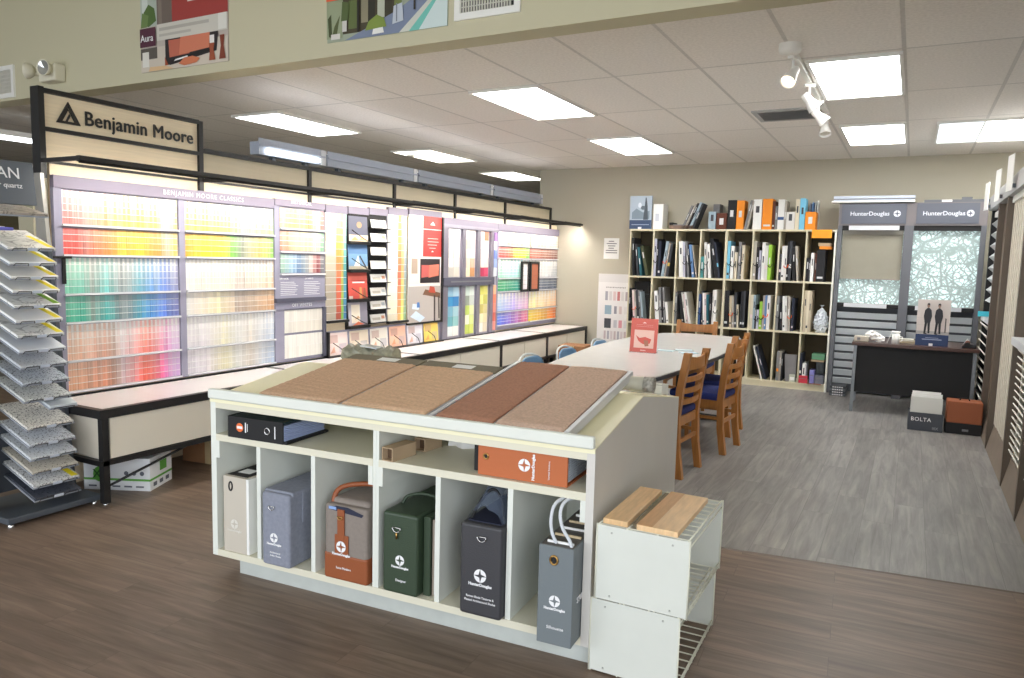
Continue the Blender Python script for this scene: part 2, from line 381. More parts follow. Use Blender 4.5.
# ================================================================== THINGS ON THE BULKHEAD
YF = 3.58
def patches(mb, w, h, items, y=-.004):
    # items: (x0,z0,x1,z1,(r,g,b)) as fractions of the panel
    for k, it in enumerate(items):
        yy = y-.0004*k
        if len(it) == 5:
            x0,z0,x1,z1,c = it
            mb.quad([(x0*w,yy,z0*h),(x1*w,yy,z0*h),(x1*w,yy,z1*h),(x0*w,yy,z1*h)], rgb(*c))
        else:
            pts, c = it
            mb.quad([(a*w,yy,b*h) for a, b in pts], rgb(*c))
def poster(name, loc, rz, w, h, base, items, label, cat='poster', th=.004, rx=0):
    t = empty(name, loc, rz, label, cat); t.rotation_euler = (rx, 0, rz)
    mb = MB().box((0,-th,0),(w,0,h), rgb(*base)); patches(mb, w, h, items, -th-.0006)
    mb.build('printed_sheet', M_v, t)
    return t
def ell(cx, cy, rx, ry, n=16, a0=0, a1=2*PI): return [(cx+rx*math.cos(a0+(a1-a0)*k/n), cy+ry*math.sin(a0+(a1-a0)*k/n)) for k in range(n)]
# living-room poster
w_, h_ = .88, .85
it = [(0,.36,.2,1,(176,186,176)),(.02,.36,.09,.66,(206,214,208)),([(.02,.38),(.1,.36),(.19,.40),(.17,.50),(.10,.54),(.04,.48)],(84,110,58)),([(.0,.36),(.08,.36),(.1,.45),(.02,.48)],(110,134,80)),
 (.2,.365,.38,1,(112,100,92)),(.22,.365,.26,1,(132,120,110)),(.38,.365,1,1,(160,62,58)),(.56,.50,.82,.9,(226,222,216)),(.61,.54,.77,.86,(126,58,56)),(.89,.50,1,.9,(222,218,212)),(.92,.54,1,.86,(150,70,66)),
 (0,.0,1,.19,(206,196,182)),(0,.10,.2,.19,(92,86,80)),(.02,.04,.10,.16,(224,222,214)),(.2,.235,1,.365,(206,202,192)),(.23,.31,.8,.335,(176,172,164)),(.23,.265,.6,.285,(182,178,170)),(.9,.245,.99,.365,(224,222,214)),
 ([(.3,.04),(.36,.03),(.88,.09),(.90,.235),(.3,.235)],(44,38,40)),([(.35,.09),(.58,.10),(.60,.225),(.34,.225)],(188,104,84)),([(.46,.10),(.80,.12),(.81,.235),(.48,.235)],(208,124,96)),([(.38,.045),(.86,.10),(.86,.125),(.40,.075)],(22,22,24)),([(.40,.055),(.56,.072),(.56,.085),(.42,.07)],(236,236,236)),
 (0,.20,.19,.35,(86,44,62)),
 ([(.80,.02),(.87,.02),(.85,.10),(.86,.15),(.83,.20),(.80,.15),(.81,.10)],(156,78,50)),(.81,.15,.86,.21,(236,232,228)),([(.91,.02),(.98,.02),(.96,.12),(.97,.20),(.92,.20),(.93,.12)],(124,58,40)),
 ([(.46,.03),(.52,.01),(.66,.02),(.70,.05),(.62,.075),(.52,.07)],(206,120,84)),([(.1,0),(.4,0),(.3,.03),(.12,.035)],(216,182,140)),([(.3,.10),(.34,.03),(.30,.03)],(160,80,50))]
t = poster('wall_poster', (-4.95,YF,2.742), 0, w_, h_, (190,180,170), it, 'wall poster of a red living room with an orange cushion, on the upper wall')
text('Aura', .085, M_inkwhite, t, FRONT(.083,-.020,.225) @ Matrix.Diagonal((.8,.8,1,1)), name='lettering')
# garden poster
w_, h_ = .865, .62
it = [(0,0,1,1,(160,170,150)),(.14,.06,.62,.40,(70,64,46)),(.19,.10,.28,.36,(96,110,62)),(.30,.14,.36,.40,(140,134,110)),(.36,.12,.42,.36,(46,44,34)),(.44,.16,.50,.42,(186,190,172)),(.50,.12,.56,.40,(60,56,40)),(.58,.14,.64,.40,(110,124,70)),
 ([(.16,0),(.64,0),(.74,.10),(.94,.34),(.84,.36),(.60,.20),(.34,.08)],(122,134,160)),([(.62,0),(1,0),(1,.30),(.94,.34),(.86,.26)],(204,206,196)),([(.70,.0),(1,0),(1,.28),(.93,.30)],(112,192,180)),([(.78,0),(1,0),(1,.26),(.94,.28)],(206,222,222)),
 (0,.03,.14,.42,(150,160,130)),([(.02,.05),(.05,.04),(.04,.26),(.01,.22)],(64,74,40)),([(.05,.05),(.09,.05),(.12,.24),(.07,.14)],(84,92,54)),(.04,.02,.12,.07,(216,212,206)),(.14,.08,.18,.20,(206,204,200)),([(.13,.18),(.19,.18),(.2,.34),(.14,.36)],(84,100,56)),
 ([(.34,.06),(.52,.07),(.50,.15),(.44,.19),(.37,.14)],(126,146,66)),([(.40,.015),(.50,.02),(.49,.07),(.41,.065)],(236,236,232)),(.27,.06,.29,.36,(40,36,30)),(.74,.18,.755,.42,(52,50,46)),([(.57,.08),(.66,.10),(.65,.26),(.58,.24)],(190,198,210)),([(.60,.10),(.61,.10),(.61,.26),(.60,.26)],(120,128,140)),
 (0,.38,.19,1,(232,102,66)),(.04,.44,.15,.455,(250,214,200)),(.19,.40,.46,1,(224,224,216))]
poster('wall_poster', (-3.222,YF,2.76), 0, w_, h_, (150,160,140), it, 'wall poster of a garden patio and pool, on the upper wall beside the air grille')
# grilles
def grille(x0, x1, z0, z1, label):
    t = empty('air_grille', (x0, YF, z0), 0, label, 'air grille', 'wall air grilles'); W_, H_ = x1-x0, z1-z0; e = .035; f = MB()
    for a, b in [((0,-.015,0),(W_,0,e)),((0,-.015,H_-e),(W_,0,H_)),((0,-.015,e),(e,0,H_-e)),((W_-e,-.015,e),(W_,0,H_-e))]: f.box(a, b)
    f.build('frame', M_white, t); MB().box((e,-.003,e),(W_-e,0,H_-e)).build('opening', M_blackmatte, t)
    f = MB(); n = int((W_-2*e)/.017)
    for k in range(n): f.box((e+k*.017,-.012,e),(e+k*.017+.007,-.003,H_-e))
    for k in range(int((H_-2*e)/.03)): f.box((e,-.01,e+k*.03),(W_-e,-.004,e+k*.03+.004))
    f.build('fins', mat('grille_white', rgb(214,212,202), .5), t)
grille(-2.31,-1.905,2.775,3.0,'white air grille on the upper wall beside the garden poster')
grille(-6.95,-6.54,2.70,2.955,'white air grille beside the emergency light at the far left of the upper wall')
t = empty('emergency_light', (-5.985,YF,2.822), 0, 'white two-headed emergency light on the upper wall above the paint sign', 'emergency light')
MB().box((-.08,-.09,-.065),(.13,0,.065)).build('housing', mat('aged_white', rgb(222,218,198), .5), t, bevel=.012)
for k, (dx, rz) in enumerate(((.07,.2),(-.13,-1.0))):
    m_ = MR((dx,-.115,.02), rx=PI/2, rz=rz) @ Matrix.Scale(.78,4)
    b = MB().lathe([(.0,-.03),(.05,-.025),(.075,.02),(.08,.04),(.072,.04),(.066,.02)], 20, None, m_).build('lamp_head', mat('aged_white', rgb(222,218,198), .5), t)
    MB().lathe([(0,.02),(.068,.034)], 20, None, m_).build('lens', mat('lamp_glass', rgb(206,208,206), .12, .6), b)
MB().tube([(-.2,-.1,.02),(-.1,-.06,.0)], .012, 8).build('bracket', mat('aged_white', rgb(222,218,198), .5), t)

# ================================================================== PAINT WALL
XD = -4.6
M_unit = mat('lilac_grey_panel', rgb(150,148,168), .5)
M_hdr = mat('header_strip', rgb(132,124,142), .5)
M_ledge = mat('clear_ledge', rgb(226,226,230), .25)
# partition behind the display
struct(MB().box((-4.75,2.70,0),(-4.625,9.98,1.99)).build('wall_partition', M_lightwood))
struct(MB().box((-4.78,2.60,0),(-4.625,2.69,1.9)).build('trim_2', mat('olive_end_panel', rgb(170,164,140), .6)))

# black frame with pale panels
fr = empty('panel_framework', (XD, 2.6, 0), 0, 'long black metal frame with pale wood panels running above the paint displays', 'display frame')
POSTS = [3.79, 4.89, 6.08, 7.20, 8.375, 9.72]
e = .017
f = MB().box((-.04,POSTS[0]-2.6,2.20),(.0,9.74-2.6,2.232)); f.build('top_rail', M_black, fr)
f = MB().box((-.035,2.7-2.6,1.992),(.0,9.74-2.6,2.008)); f.build('middle_rail', M_black, fr)
for y in POSTS[1:]: MB().box((-.04,y-2.6-e,1.92),(.002,y-2.6+e,2.21)).build('post', M_black, fr)
for i in range(len(POSTS)-1):
    a, b = POSTS[i]-2.6+e, POSTS[i+1]-2.6-e
    MB().box((-.034,a,2.008),(-.02,b,2.20)).build('upper_panel', mat('grey_beige_panel', rgb(190,180,156), .6, var=.04, vscale=5, stretch=(1,.5,10)), fr)
MB().box((-.03,.1,1.90),(-.015,7.12,1.992)).build('lower_panel', M_lightwood, fr)

# sign
sg = empty('shop_sign', (XD, 2.63, 1.9), 0, 'framed pale wood sign reading Benjamin Moore with a triangle emblem, above the paint wall', 'sign')
f = MB()
f.box((-.06,0,0),(.02,.035,.53)); f.build('post', M_black, sg)
f = MB(); f.box((-.05,1.125,0),(.012,1.16,.52)); f.build('post', M_black, sg)
MB().box((-.06,.035,.498),(.015,1.125,.525)).build('top_rail', M_black, sg)
MB().box((-.05,.035,.278),(.012,1.125,.302)).build('cross_rail', M_black, sg)
MB().box((-.03,.035,.302),(-.01,1.125,.498)).build('sign_board', M_lightwood, sg)
MB().box((-.03,.035,.095),(-.012,1.125,.278)).build('lower_board', M_lightwood, sg)
text('Benjamin Moore', .135, M_inkblack, sg, LWALL(.0,.685,.388) @ Matrix.Diagonal((.84,.9,1,1)), depth=.003, fat=.0018, spacing=1.05)
em = MB()
def tri_ring(cy, cz, s, wid):
    o = [(-.5,-.42),(.5,-.42),(0,.46)]
    i_ = [(-.5+wid*1.55,-.42+wid*.9),(.5-wid*1.55,-.42+wid*.9),(0,.46-wid*1.9)]
    for k in range(3):
        a, b, c, d_ = o[k], o[(k+1) % 3], i_[(k+1) % 3], i_[k]
        em.prism([(cy+p[0]*s, cz+p[1]*s) for p in (a, b, c, d_)], 0, .0, .008)
tri_ring(.185,.402,.15,.11)
for a, b, c, d_ in (((-.34,-.33),(-.26,-.33),(-.0,.14),(-.04,.22)),((-.04,.22),(.0,.14),(.26,-.33),(.34,-.33)),((-.12,-.33),(-.05,-.33),(.08,-.1),(.04,-.02))):
    em.prism([(.185+p[0]*.15,.402+p[1]*.15) for p in (a,b,c,d_)], 0, .0, .008)
em.build('emblem', M_inkblack, sg)

# light bar
lb = empty('light_bar', (-4.22, 2.7, 2.0), 0, 'thin black light bar held out in front of the paint wall, washing it with light', 'light bar')
MB().box((-.018,-.07,-.012),(.018,7.25,.014)).build('bar', M_black, lb)
MB().box((-.009,0,-.0012),(.009,7.27,0), None, MR((-.0205,-.05,-.0175), ry=math.radians(13))).build('led_strip', M_led, lb)
MB().box((-.012,-.01,.0002),(.012,7.28,.006), None, MR((-.0205,-.05,-.0175), ry=math.radians(13))).build('led_backing', M_black, lb)  # black backing added to block light from the back of the strip
MB().box((.012,-.01,-.006),(.0145,7.28,.006), None, MR((-.0205,-.05,-.0175), ry=math.radians(13))).build('shield', M_black, lb)
for y in [2.64]+POSTS[0:6]:
    MB().box((-.37,y-2.7-.008,-.012),(-.016,y-2.7+.012,.012)).build('arm', M_black, lb)
    if y > 4: MB().tube([(-.3,y-2.72,.012),(-.16,y-2.69,.035),(-.03,y-2.6,.016),(0,y-2.5,.016)], .006, 6).build('cable', M_blackmatte, lb)

# --- chip racks
def hsv(h, s, v):
    i = int(h*6) % 6; f_ = h*6-int(h*6); p, q, t_ = v*(1-s), v*(1-s*f_), v*(1-s*(1-f_))
    return [(v,t_,p),(q,v,p),(p,v,t_),(p,q,v),(t_,p,v),(v,p,q)][i]
def mixc(a, b, t): return tuple(a[i]+(b[i]-a[i])*t for i in range(3))
def grad(stops, t):
    for k in range(len(stops)-1):
        if t <= stops[k+1][0]:
            a, b = stops[k], stops[k+1]; return mixc(a[1], b[1], (t-a[0])/(b[0]-a[0]+1e-9))
    return stops[-1][1]
G1 = [(0,(232,88,84)),(.12,(228,92,84)),(.16,(176,118,110)),(.22,(232,128,108)),(.34,(238,146,90)),(.5,(244,192,80)),(.66,(240,190,66)),(.75,(232,160,80)),(.84,(196,168,92)),(.88,(208,204,196)),(1,(226,182,84))]
G2 = [(0,(90,186,150)),(.14,(88,194,168)),(.22,(128,150,142)),(.34,(84,190,186)),(.44,(120,138,142)),(.52,(132,146,150)),(.62,(84,164,190)),(.72,(84,150,214)),(.86,(96,130,214)),(1,(120,120,176))]
G3 = [(0,(232,178,140)),(.2,(226,168,140)),(.3,(216,146,116)),(.38,(178,132,112)),(.45,(206,186,190)),(.58,(238,150,150)),(.66,(240,104,84)),(.76,(240,120,120)),(.84,(232,116,180)),(.92,(216,176,216)),(1,(196,158,206))]
G4 = [(0,(240,172,70)),(.2,(246,202,58)),(.4,(240,196,70)),(.5,(128,206,88)),(.6,(142,148,136)),(.72,(176,172,134)),(.86,(206,182,100)),(1,(150,214,110))]
G5 = [(0,(214,214,212)),(.15,(232,216,196)),(.35,(238,224,178)),(.5,(206,186,160)),(.55,(170,148,132)),(.75,(190,160,132)),(1,(208,152,102))]
G6 = [(0,(214,206,220)),(.2,(222,212,222)),(.4,(232,222,170)),(.55,(204,204,200)),(.7,(210,196,180)),(.85,(190,200,216)),(1,(160,184,224))]
ROWS = [(1.642,1.85),(1.457,1.622),(1.215,1.440),(1.037,1.200),(.797,1.022),(.605,.782)]
RN = ['top','second','third','fourth','fifth','lowest']
M_chip = vmat('colour_chip', .42)
def jit(c, a=.05):
    k = 1+random.uniform(-a, a); return tuple(max(0, min(255, v*k)) for v in c)
def chip_strip(mb, y0, y1, z0, z1, c, pale, n=5, x=0):
    th = .0035+random.uniform(0, .004)
    hh = (z1-z0); sw = hh/n; alt = jit(mixc(c,(246,244,240),random.uniform(0,.5)),.08)
    top = z1-(.0 if not pale else random.uniform(0,.006))
    for k in range(n):
        a, b = z0+k*sw, min(z0+(k+1)*sw-.004, top)
        t = k/(n-1)
        if pale: cc = mixc(c, (252,250,246), .30+.66*t)
        else: cc = mixc(c, (250,248,244), .0+.30*t)
        cc = jit(cc, .02); ym = (y0+y1)/2
        mb.box((x,y0,a),(x+th,ym,b), rgb(*cc)); mb.box((x,ym,a),(x+th+.0015,y1,b), rgb(*mixc(cc,alt,.5 if pale else .35)))
        mb.box((x,y0,b),(x+th*.9,y1,z0+(k+1)*sw), rgb(244,243,240)) if k < n-1 else None
def cname(c):
    r, g, b = c
    mx, mn = max(c), min(c)
    if mx-mn < 26: return 'off-white' if mx > 208 else ('light grey' if mx > 170 else 'grey')
    import colorsys
    h, s, v = colorsys.rgb_to_hsv(r/255, g/255, b/255); h *= 360
    pale = s < .3
    for lim, nm in ((12,'coral red'),(28,'orange'),(40,'amber'),(58,'yellow'),(80,'olive'),(150,'green'),(178,'teal'),(200,'turquoise'),(235,'blue'),(285,'violet'),(338,'pink'),(361,'coral red')):
        if h < lim: break
    return ('pale ' if pale else '')+nm
# rack units
def rack_unit(name, y0, y1, header, label, cols, rows=ROWS, zb=.59, zt=1.85, left=.05, fs=.045):
    t = empty(name, (XD, y0, 0), 0, label, 'paint display'); W_ = y1-y0
    MB().box((-.02,0,zb-.01),(-.002,W_,zt)).build('back_panel', M_unit, t)
    MB().box((-.02,0,zt),(.02,W_-.004,1.925 if y0 < 4.4 else 1.93)).build('header', M_hdr, t)
    if header: text(header, fs, M_inkwhite, t, LWALL(.022, W_*.62 if W_ > 1.5 else W_/2, zt+.038), spacing=1.25)
    if left: MB().box((-.002,0,zb),(.012,left,zt)).build('side_strip', M_unit, t)
    for (a, b) in cols:
        for z in [r[0]-.012 for r in rows]:
            MB().box((-.002,a-y0,z-.006),(.026,b-y0,z+.006)).build('ledge', M_ledge, t)
    return t
ua = rack_unit('chip_rack', 2.70, 4.465, 'BENJAMIN MOORE CLASSICS', 'tall two-column rack of paint chip cards under the Classics header, nearest the quartz stand', [(2.745,3.565),(3.62,4.465)])
MB().box((-.002,.868,.59),(.014,.918,1.85)).build('divider', M_unit, ua)
MB().box((.02,.03,1.27),(.03,.05,1.43)).build('price_channel', M_black, ua); MB().box((.018,-.02,1.425),(.03,.09,1.44)).build('price_channel', M_black, ua)
NC = 25
COLS = [(2.75,3.562,(G1,G1,G2,G2,G3,G3),'first'),(3.624,4.462,(G4,G4,G5,G5,G6,G6),'second')]
for ci, (a, b, gs, cn) in enumerate(COLS):
    for r, (z0, z1) in enumerate(ROWS):
        pale = r % 2 == 0
        for k in range(NC):
            y0 = a+(b-a)*k/NC; y1 = a+(b-a)*(k+1)/NC-.0016
            c = grad(gs[r], (k+.5)/NC); c = jit(c, .07)
            if ci == 1 and r >= 2: c = mixc(c, (240,238,234), .15 if r in (3,) else .35)
            mb = MB(); half = (y1-y0)/2
            # two overlapping cards in a slot read as one fan of colour
            chip_strip(mb, -half, half, 0, z1-z0, c, pale, 5 if pale else 4)
            o = mb.build('paint_chip_card', M_chip); o.location = (XD-.001, (y0+y1)/2, z0-.005)
            tag(o, f"{cname(c)} paint chip card, {ordinal(k)} from left in the {RN[r]} row, {cn} column", 'paint chip card', f'paint chip cards in the {RN[r]} row of the {cn} column')
# rest of the chips: one object
rest = MB()
def rest_cards(a, b, z0, z1, stops, n, pale, ns=5, x=.001, j=.06, w=0):
    for k in range(n):
        y0 = a+(b-a)*k/n; y1 = a+(b-a)*(k+1)/n-.0016
        c = jit(grad(stops, (k+.5)/n), j)
        if w: c = mixc(c, (246,244,240), w)
        m_ = MB(); chip_strip(m_, y0, y1, z0, z1, c, pale, ns)
        o = len(rest.v); rest.v += [(p[0]+XD+x, p[1], p[2]) for p in m_.v]; rest.f += [[i+o for i in q] for q in m_.f]; rest.c += m_.c; rest.sm += m_.sm
# historical unit
HR = [(1.705,1.875),(1.515,1.69),(1.33,1.50)]
uh = rack_unit('chip_rack', 4.468, 5.058, 'HISTORICAL', 'narrow rack of historical paint chips above a grey text panel and off white chips', [(4.53,5.055)], HR, .59, 1.875, 0, .036)
MB().box((-.002,0,1.31),(.012,.055,1.875)).build('side_strip', M_unit, uh)
MB().box((.0,.0,1.12),(.012,.588,1.31)).build('text_panel', M_unit, uh)
text('HISTORICAL', .018, M_inkwhite, uh, LWALL(.014,.1,1.28)); text('OFF WHITES', .018, M_inkwhite, uh, LWALL(.014,.39,1.28))
tl = MB()
for k in range(8):
    tl.box((.012,.06,1.25-k*.015),(.0135,.06+random.uniform(.14,.2),1.2535-k*.015)); tl.box((.012,.33,1.25-k*.015),(.0135,.33+random.uniform(.14,.2),1.2535-k*.015))
tl.build('small_print', M_inkwhite, uh)
MB().box((0,0,1.085),(.03,.588,1.12)).build('band', mat('dark_band', rgb(84,84,100), .5), uh)
MB().box((0,0,1.03),(.018,.588,1.085)).build('band', M_unit, uh); text('OFF WHITES', .036, M_inkwhite, uh, LWALL(.02,.3,1.057), spacing=1.2)
MB().box((.0,.0,.59),(.012,.1,1.03)).build('side_strip', M_unit, uh)
MB().box((0,.56,.59),(.03,.588,1.03)).build('side_strip', mat('dark_band', rgb(84,84,100), .5), uh)
GH1 = [(0,(246,210,150)),(.3,(244,216,120)),(.5,(232,190,130)),(.7,(228,150,110)),(.85,(238,220,204)),(1,(190,96,90))]
GH2 = [(0,(190,130,110)),(.2,(206,160,130)),(.45,(214,196,160)),(.65,(190,182,140)),(.8,(206,210,180)),(1,(120,170,140))]
GH3 = [(0,(150,180,160)),(.25,(150,180,200)),(.4,(110,140,180)),(.55,(130,140,150)),(.7,(214,200,190)),(.85,(160,70,72)),(.92,(50,50,60)),(1,(225,225,228))]
for (z0, z1), g in zip(HR, (GH1,GH2,GH3)): rest_cards(4.535,5.05,z0,z1-.01,g,11,False,4,j=.04)
rest_cards(4.575,5.025,.825,1.02,[(0,(240,236,226)),(1,(232,226,214))],22,False,2,j=.02)
rest_cards(4.575,5.025,.61,.81,[(0,(246,243,236)),(1,(240,236,228))],22,False,2,j=.015)
# fan-deck columns (rows of stepped cards)
def fan_unit(y0, y1, zb, zt, label, kind):
    t = empty('fan_card_rack', (XD, y0, 0), 0, label, 'paint display'); W_ = y1-y0
    MB().box((-.02,0,zb-.012),(-.002,W_,zt)).build('back_panel', M_unit, t); MB().box((-.02,.004,zt),(.016,W_-.004,zt+.07)).build('header', M_hdr, t)
    MB().box((-.002,0,zb-.022),(.04,W_,zb)).build('bottom_lip', M_black, t)
    n = 15; hz = (zt-zb)/n
    for r in range(n):
        z0 = zb+r*hz; t_ = r/(n-1)
        if kind == 0:
            cs = [(.50,mixc((176,166,150),(246,240,214),max(0,t_-.3)/.7)),(.24,grad([(0,(196,96,80)),(.45,(226,120,84)),(.7,(240,176,90)),(1,(248,226,170))],t_)),(.12,grad([(0,(140,196,90)),(.5,(180,160,90)),(1,(216,232,150))],t_)),(.14,grad([(0,(80,130,180)),(.5,(100,170,170)),(1,(190,226,216))],t_))]
        else:
            cs = [(.52,mixc((240,230,206),(252,248,236),t_)),(.18,grad([(0,(244,190,120)),(.4,(226,110,90)),(1,(248,200,110))],t_)),(.15,grad([(0,(236,232,130)),(.5,(240,180,120)),(1,(250,236,190))],t_)),(.15,grad([(0,(160,190,150)),(.5,(150,160,170)),(1,(210,226,214))],t_))]
        ya = y0+.008
        for fr_, c in cs:
            yb = ya+fr_*(W_-.016)
            th = .006+.004*random.random()
            rest.box((XD,ya,z0+.003),(XD+th,yb-.001,z0+hz-.002), rgb(*jit(c,.05))); rest.box((XD,ya,z0),(XD+th,yb-.001,z0+.003), rgb(240,238,232)); ya = yb
    return t
fan_unit(5.062,5.355,.90,1.86,'slim rack of stepped colour cards, taupe through coral to blue, left of the brochures',0)
fan_unit(5.955,6.28,.84,1.90,'slim rack of mostly cream stepped colour cards, left of the red poster',1)
# brochure rack
t = empty('brochure_rack', (XD,5.36,0), 0, 'slim black wire rack holding four large brochures on the paint wall', 'brochure rack')
MB().box((-.02,0,.80),(-.004,.30,1.87)).build('back_panel', M_blackmatte, t); MB().box((-.02,.004,1.87),(.016,.296,1.935)).build('header', M_hdr, t)
BZ = [(1.62,1.85),(1.36,1.60),(1.085,1.35),(.835,1.05)]
for z0, z1 in BZ:
    MB().box((-.004,.005,z0-.03),(.045,.295,z0-.004)).build('shelf_lip', M_black, t)
    MB().tube([(.045,.02,z0+.10),(.05,.15,z0+.04),(.05,.28,z0-.01)], .004, 6).build('wire', M_black, t)
BR = [((92,94,112),[(0,.0,1,.25,(230,206,178)),([(.1,.02),(.3,.18),(.5,.04)],(214,160,110)),([(.5,.04),(.7,.2),(.9,.03)],(224,176,130)),(ell(.55,.66,.14,.13),(170,140,110))],'slate grey colour brochure with pale caps, topmost in the wire rack'),
      ((120,160,196),[(0,.6,1,1,(96,134,178)),([(.2,.0),(.5,.55),(.62,0)],(226,226,222)),(0,0,1,.12,(180,170,150)),([(.55,.5),(.9,.0),(.95,.05),(.6,.55)],(60,60,66))],'blue sky and white gable brochure, second from top in the wire rack'),
      ((206,84,74),[(0,.66,1,.8,(226,110,96)),([(.2,.55),(.85,.55),(.85,.6),(.2,.6)],(240,220,214)),([(.55,.0),(.7,.0),(.68,.4),(.57,.4)],(206,150,90)),([(.75,.0),(.92,.0),(.88,.38),(.78,.38)],(150,90,60)),(0,0,.2,.1,(200,190,180))],'red brochure with brown vases, third from top in the wire rack'),
      ((176,172,184),[(.15,.1,.6,.9,(236,224,206)),(.62,0,1,1,(140,136,150)),([(.2,.0),(.5,.16),(.8,.02)],(224,120,80)),([(.3,.25),(.6,.3),(.5,.42)],(206,170,130))],'grey brochure with an orange fruit picture, lowest in the wire rack')]
for (z0, z1), (base, its, lab) in zip(BZ, BR):
    w_ = .27; b = MB().box((0,-.006,0),(w_,0,z1-z0), rgb(*base)); patches(b, w_, z1-z0, its, -.0066)
    o = b.build('brochure', M_v); o.matrix_world = Matrix.Translation((XD+.012,5.372,z0)) @ Matrix.Rotation(PI/2,4,'Z') @ Matrix.Rotation(-.06,4,'X'); tag(o, lab, 'brochure', 'brochures in the black wire rack')
# card shelves
t = empty('card_shelf_unit', (XD,5.66,0), 0, 'narrow black unit of eight small shelves holding leaflets, between brochures and cream cards', 'shelf unit')
MB().box((-.02,0,.83),(-.002,.29,1.88)).build('back_panel', M_blackmatte, t); MB().box((-.02,.004,1.88),(.016,.286,1.945)).build('header', M_hdr, t)
for k in range(8):
    z = .845+k*.13
    MB().box((-.002,.0,z-.008),(.055,.29,z)).build('shelf', M_blackmatte, t)
    mb = MB(); mb.box((-.004,-.115,0),(.004,.115,.078), rgb(236,232,226)); mb.box((.004,-.09,.02),(.0046,.03,.045), rgb(200,190,176)); mb.box((.004,.05,.03),(.0046,.1,.06), rgb(214,150,120) if k % 3 == 0 else rgb(190,196,200))
    o = mb.build('leaflet', M_v); o.matrix_world = Matrix.Translation((XD+.02,5.805,z+.001)) @ Matrix.Rotation(-.2,4,'Y')
    tag(o, f'white leaflet standing on the {RN[0] if k==7 else ("lowest" if k==0 else ordinal(7-k))} small black shelf of the paint wall', 'leaflet', 'leaflets on the small black shelves')
# poster unit
t = poster('display_poster', (XD+.002,6.30,.80), PI/2, .60, 1.12, (236,232,228),
  [(.42,.62,1,1,(214,62,58)),(.42,.875,1,.882,(246,228,224)),(.08,.62,.42,1,(240,238,236)),(.12,.8,.28,.96,(190,184,182)),(0,.36,1,.62,(232,222,214)),
   (.34,.37,.96,.60,(44,36,40)),([(.38,.42),(.62,.43),(.62,.54),(.38,.54)],(190,92,88)),([(.60,.42),(.92,.44),(.93,.55),(.62,.54)],(214,118,98)),(.08,.46,.26,.6,(176,156,140)),
   (0,0,1,.34,(186,178,172)),([(.42,.26),(.98,.22),(.98,.27),(.5,.31)],(120,86,66)),([(.78,.0),(.83,.0),(.82,.25),(.77,.25)],(70,58,54)),([(.93,.02),(.97,.02),(.95,.24),(.91,.24)],(70,58,54)),
   ([(.05,.06),(.35,.0),(.5,.04),(.22,.11)],(206,222,236)),([(.1,.13),(.3,.12),(.32,.17),(.12,.18)],(214,228,240)),([(.24,.14),(.34,.14),(.32,.19),(.25,.19)],(90,130,190)),([(.6,.28),(.82,.27),(.78,.33),(.64,.34)],(190,80,60)),
   (.55,.79,.88,.795,(246,214,208)),(.55,.76,.9,.765,(246,214,208)),(.55,.73,.84,.735,(246,214,208)),(.6,.70,.8,.705,(246,214,208)),([(.66,.665),(.7,.68),(.74,.665)],(250,236,232)),([(.62,.92),(.7,.955),(.78,.92)],(250,236,232))],
  'tall poster with a red panel, pink cushions and a table, on the paint wall', 'poster', .01)
MB().box((-.01,-.016,-.02),(.60,.02,0)).build('bottom_lip', M_black, t); MB().box((.60,-.03,-.02),(.625,.02,1.12)).build('side_edge', M_black, t); MB().box((0,-.016,1.12),(.6,.02,1.18)).build('header', M_hdr, t)
# lower leaflet row beneath
t = empty('leaflet_trough', (XD,5.06,0), 0, 'low wire trough of pale leaflets beneath the fan cards and poster', 'leaflet holder')
MB().box((-.02,0,.56),(-.004,1.85,.80)).build('back_panel', M_unit, t); MB().box((-.004,0,.555),(.06,1.85,.575)).build('bottom_lip', M_black, t); MB().box((-.004,0,.56),(.05,.02,.80)).build('end_post', M_black, t)
LC = [(246,226,220),(250,236,214),(248,240,228),(246,196,170),(230,226,232),(250,214,110)]
for k in range(6):
    y = 5.10+k*.30
    MB().tube([(.05,y-5.06+.02,.70),(.06,y-5.06+.12,.64),(.06,y-5.06+.16,.575)], .0035, 6).build('wire', M_black, t)
    c = LC[k]; mb = MB().box((0,-.004,0),(.27,0,.205), rgb(*c)); patches(mb, .27, .205, [(.08,.55,.5,.9,mixc(c,(190,150,140),.5)),(.55,.1,.92,.5,mixc(c,(160,160,180),.4)),([(.1,.1),(.35,.12),(.3,.4)],mixc(c,(220,140,90),.5))], -.0046)
    o = mb.build('leaflet', M_v); o.matrix_world = Matrix.Translation((XD+.01,y,.578)) @ Matrix.Rotation(PI/2,4,'Z') @ Matrix.Rotation(-.08,4,'X')
    tag(o, f'{["pinkish","cream","off-white","peach","pale lilac","golden yellow"][k]} leaflet, {ordinal(k)} from left in the low trough of the paint wall', 'leaflet', 'leaflets in the low trough')
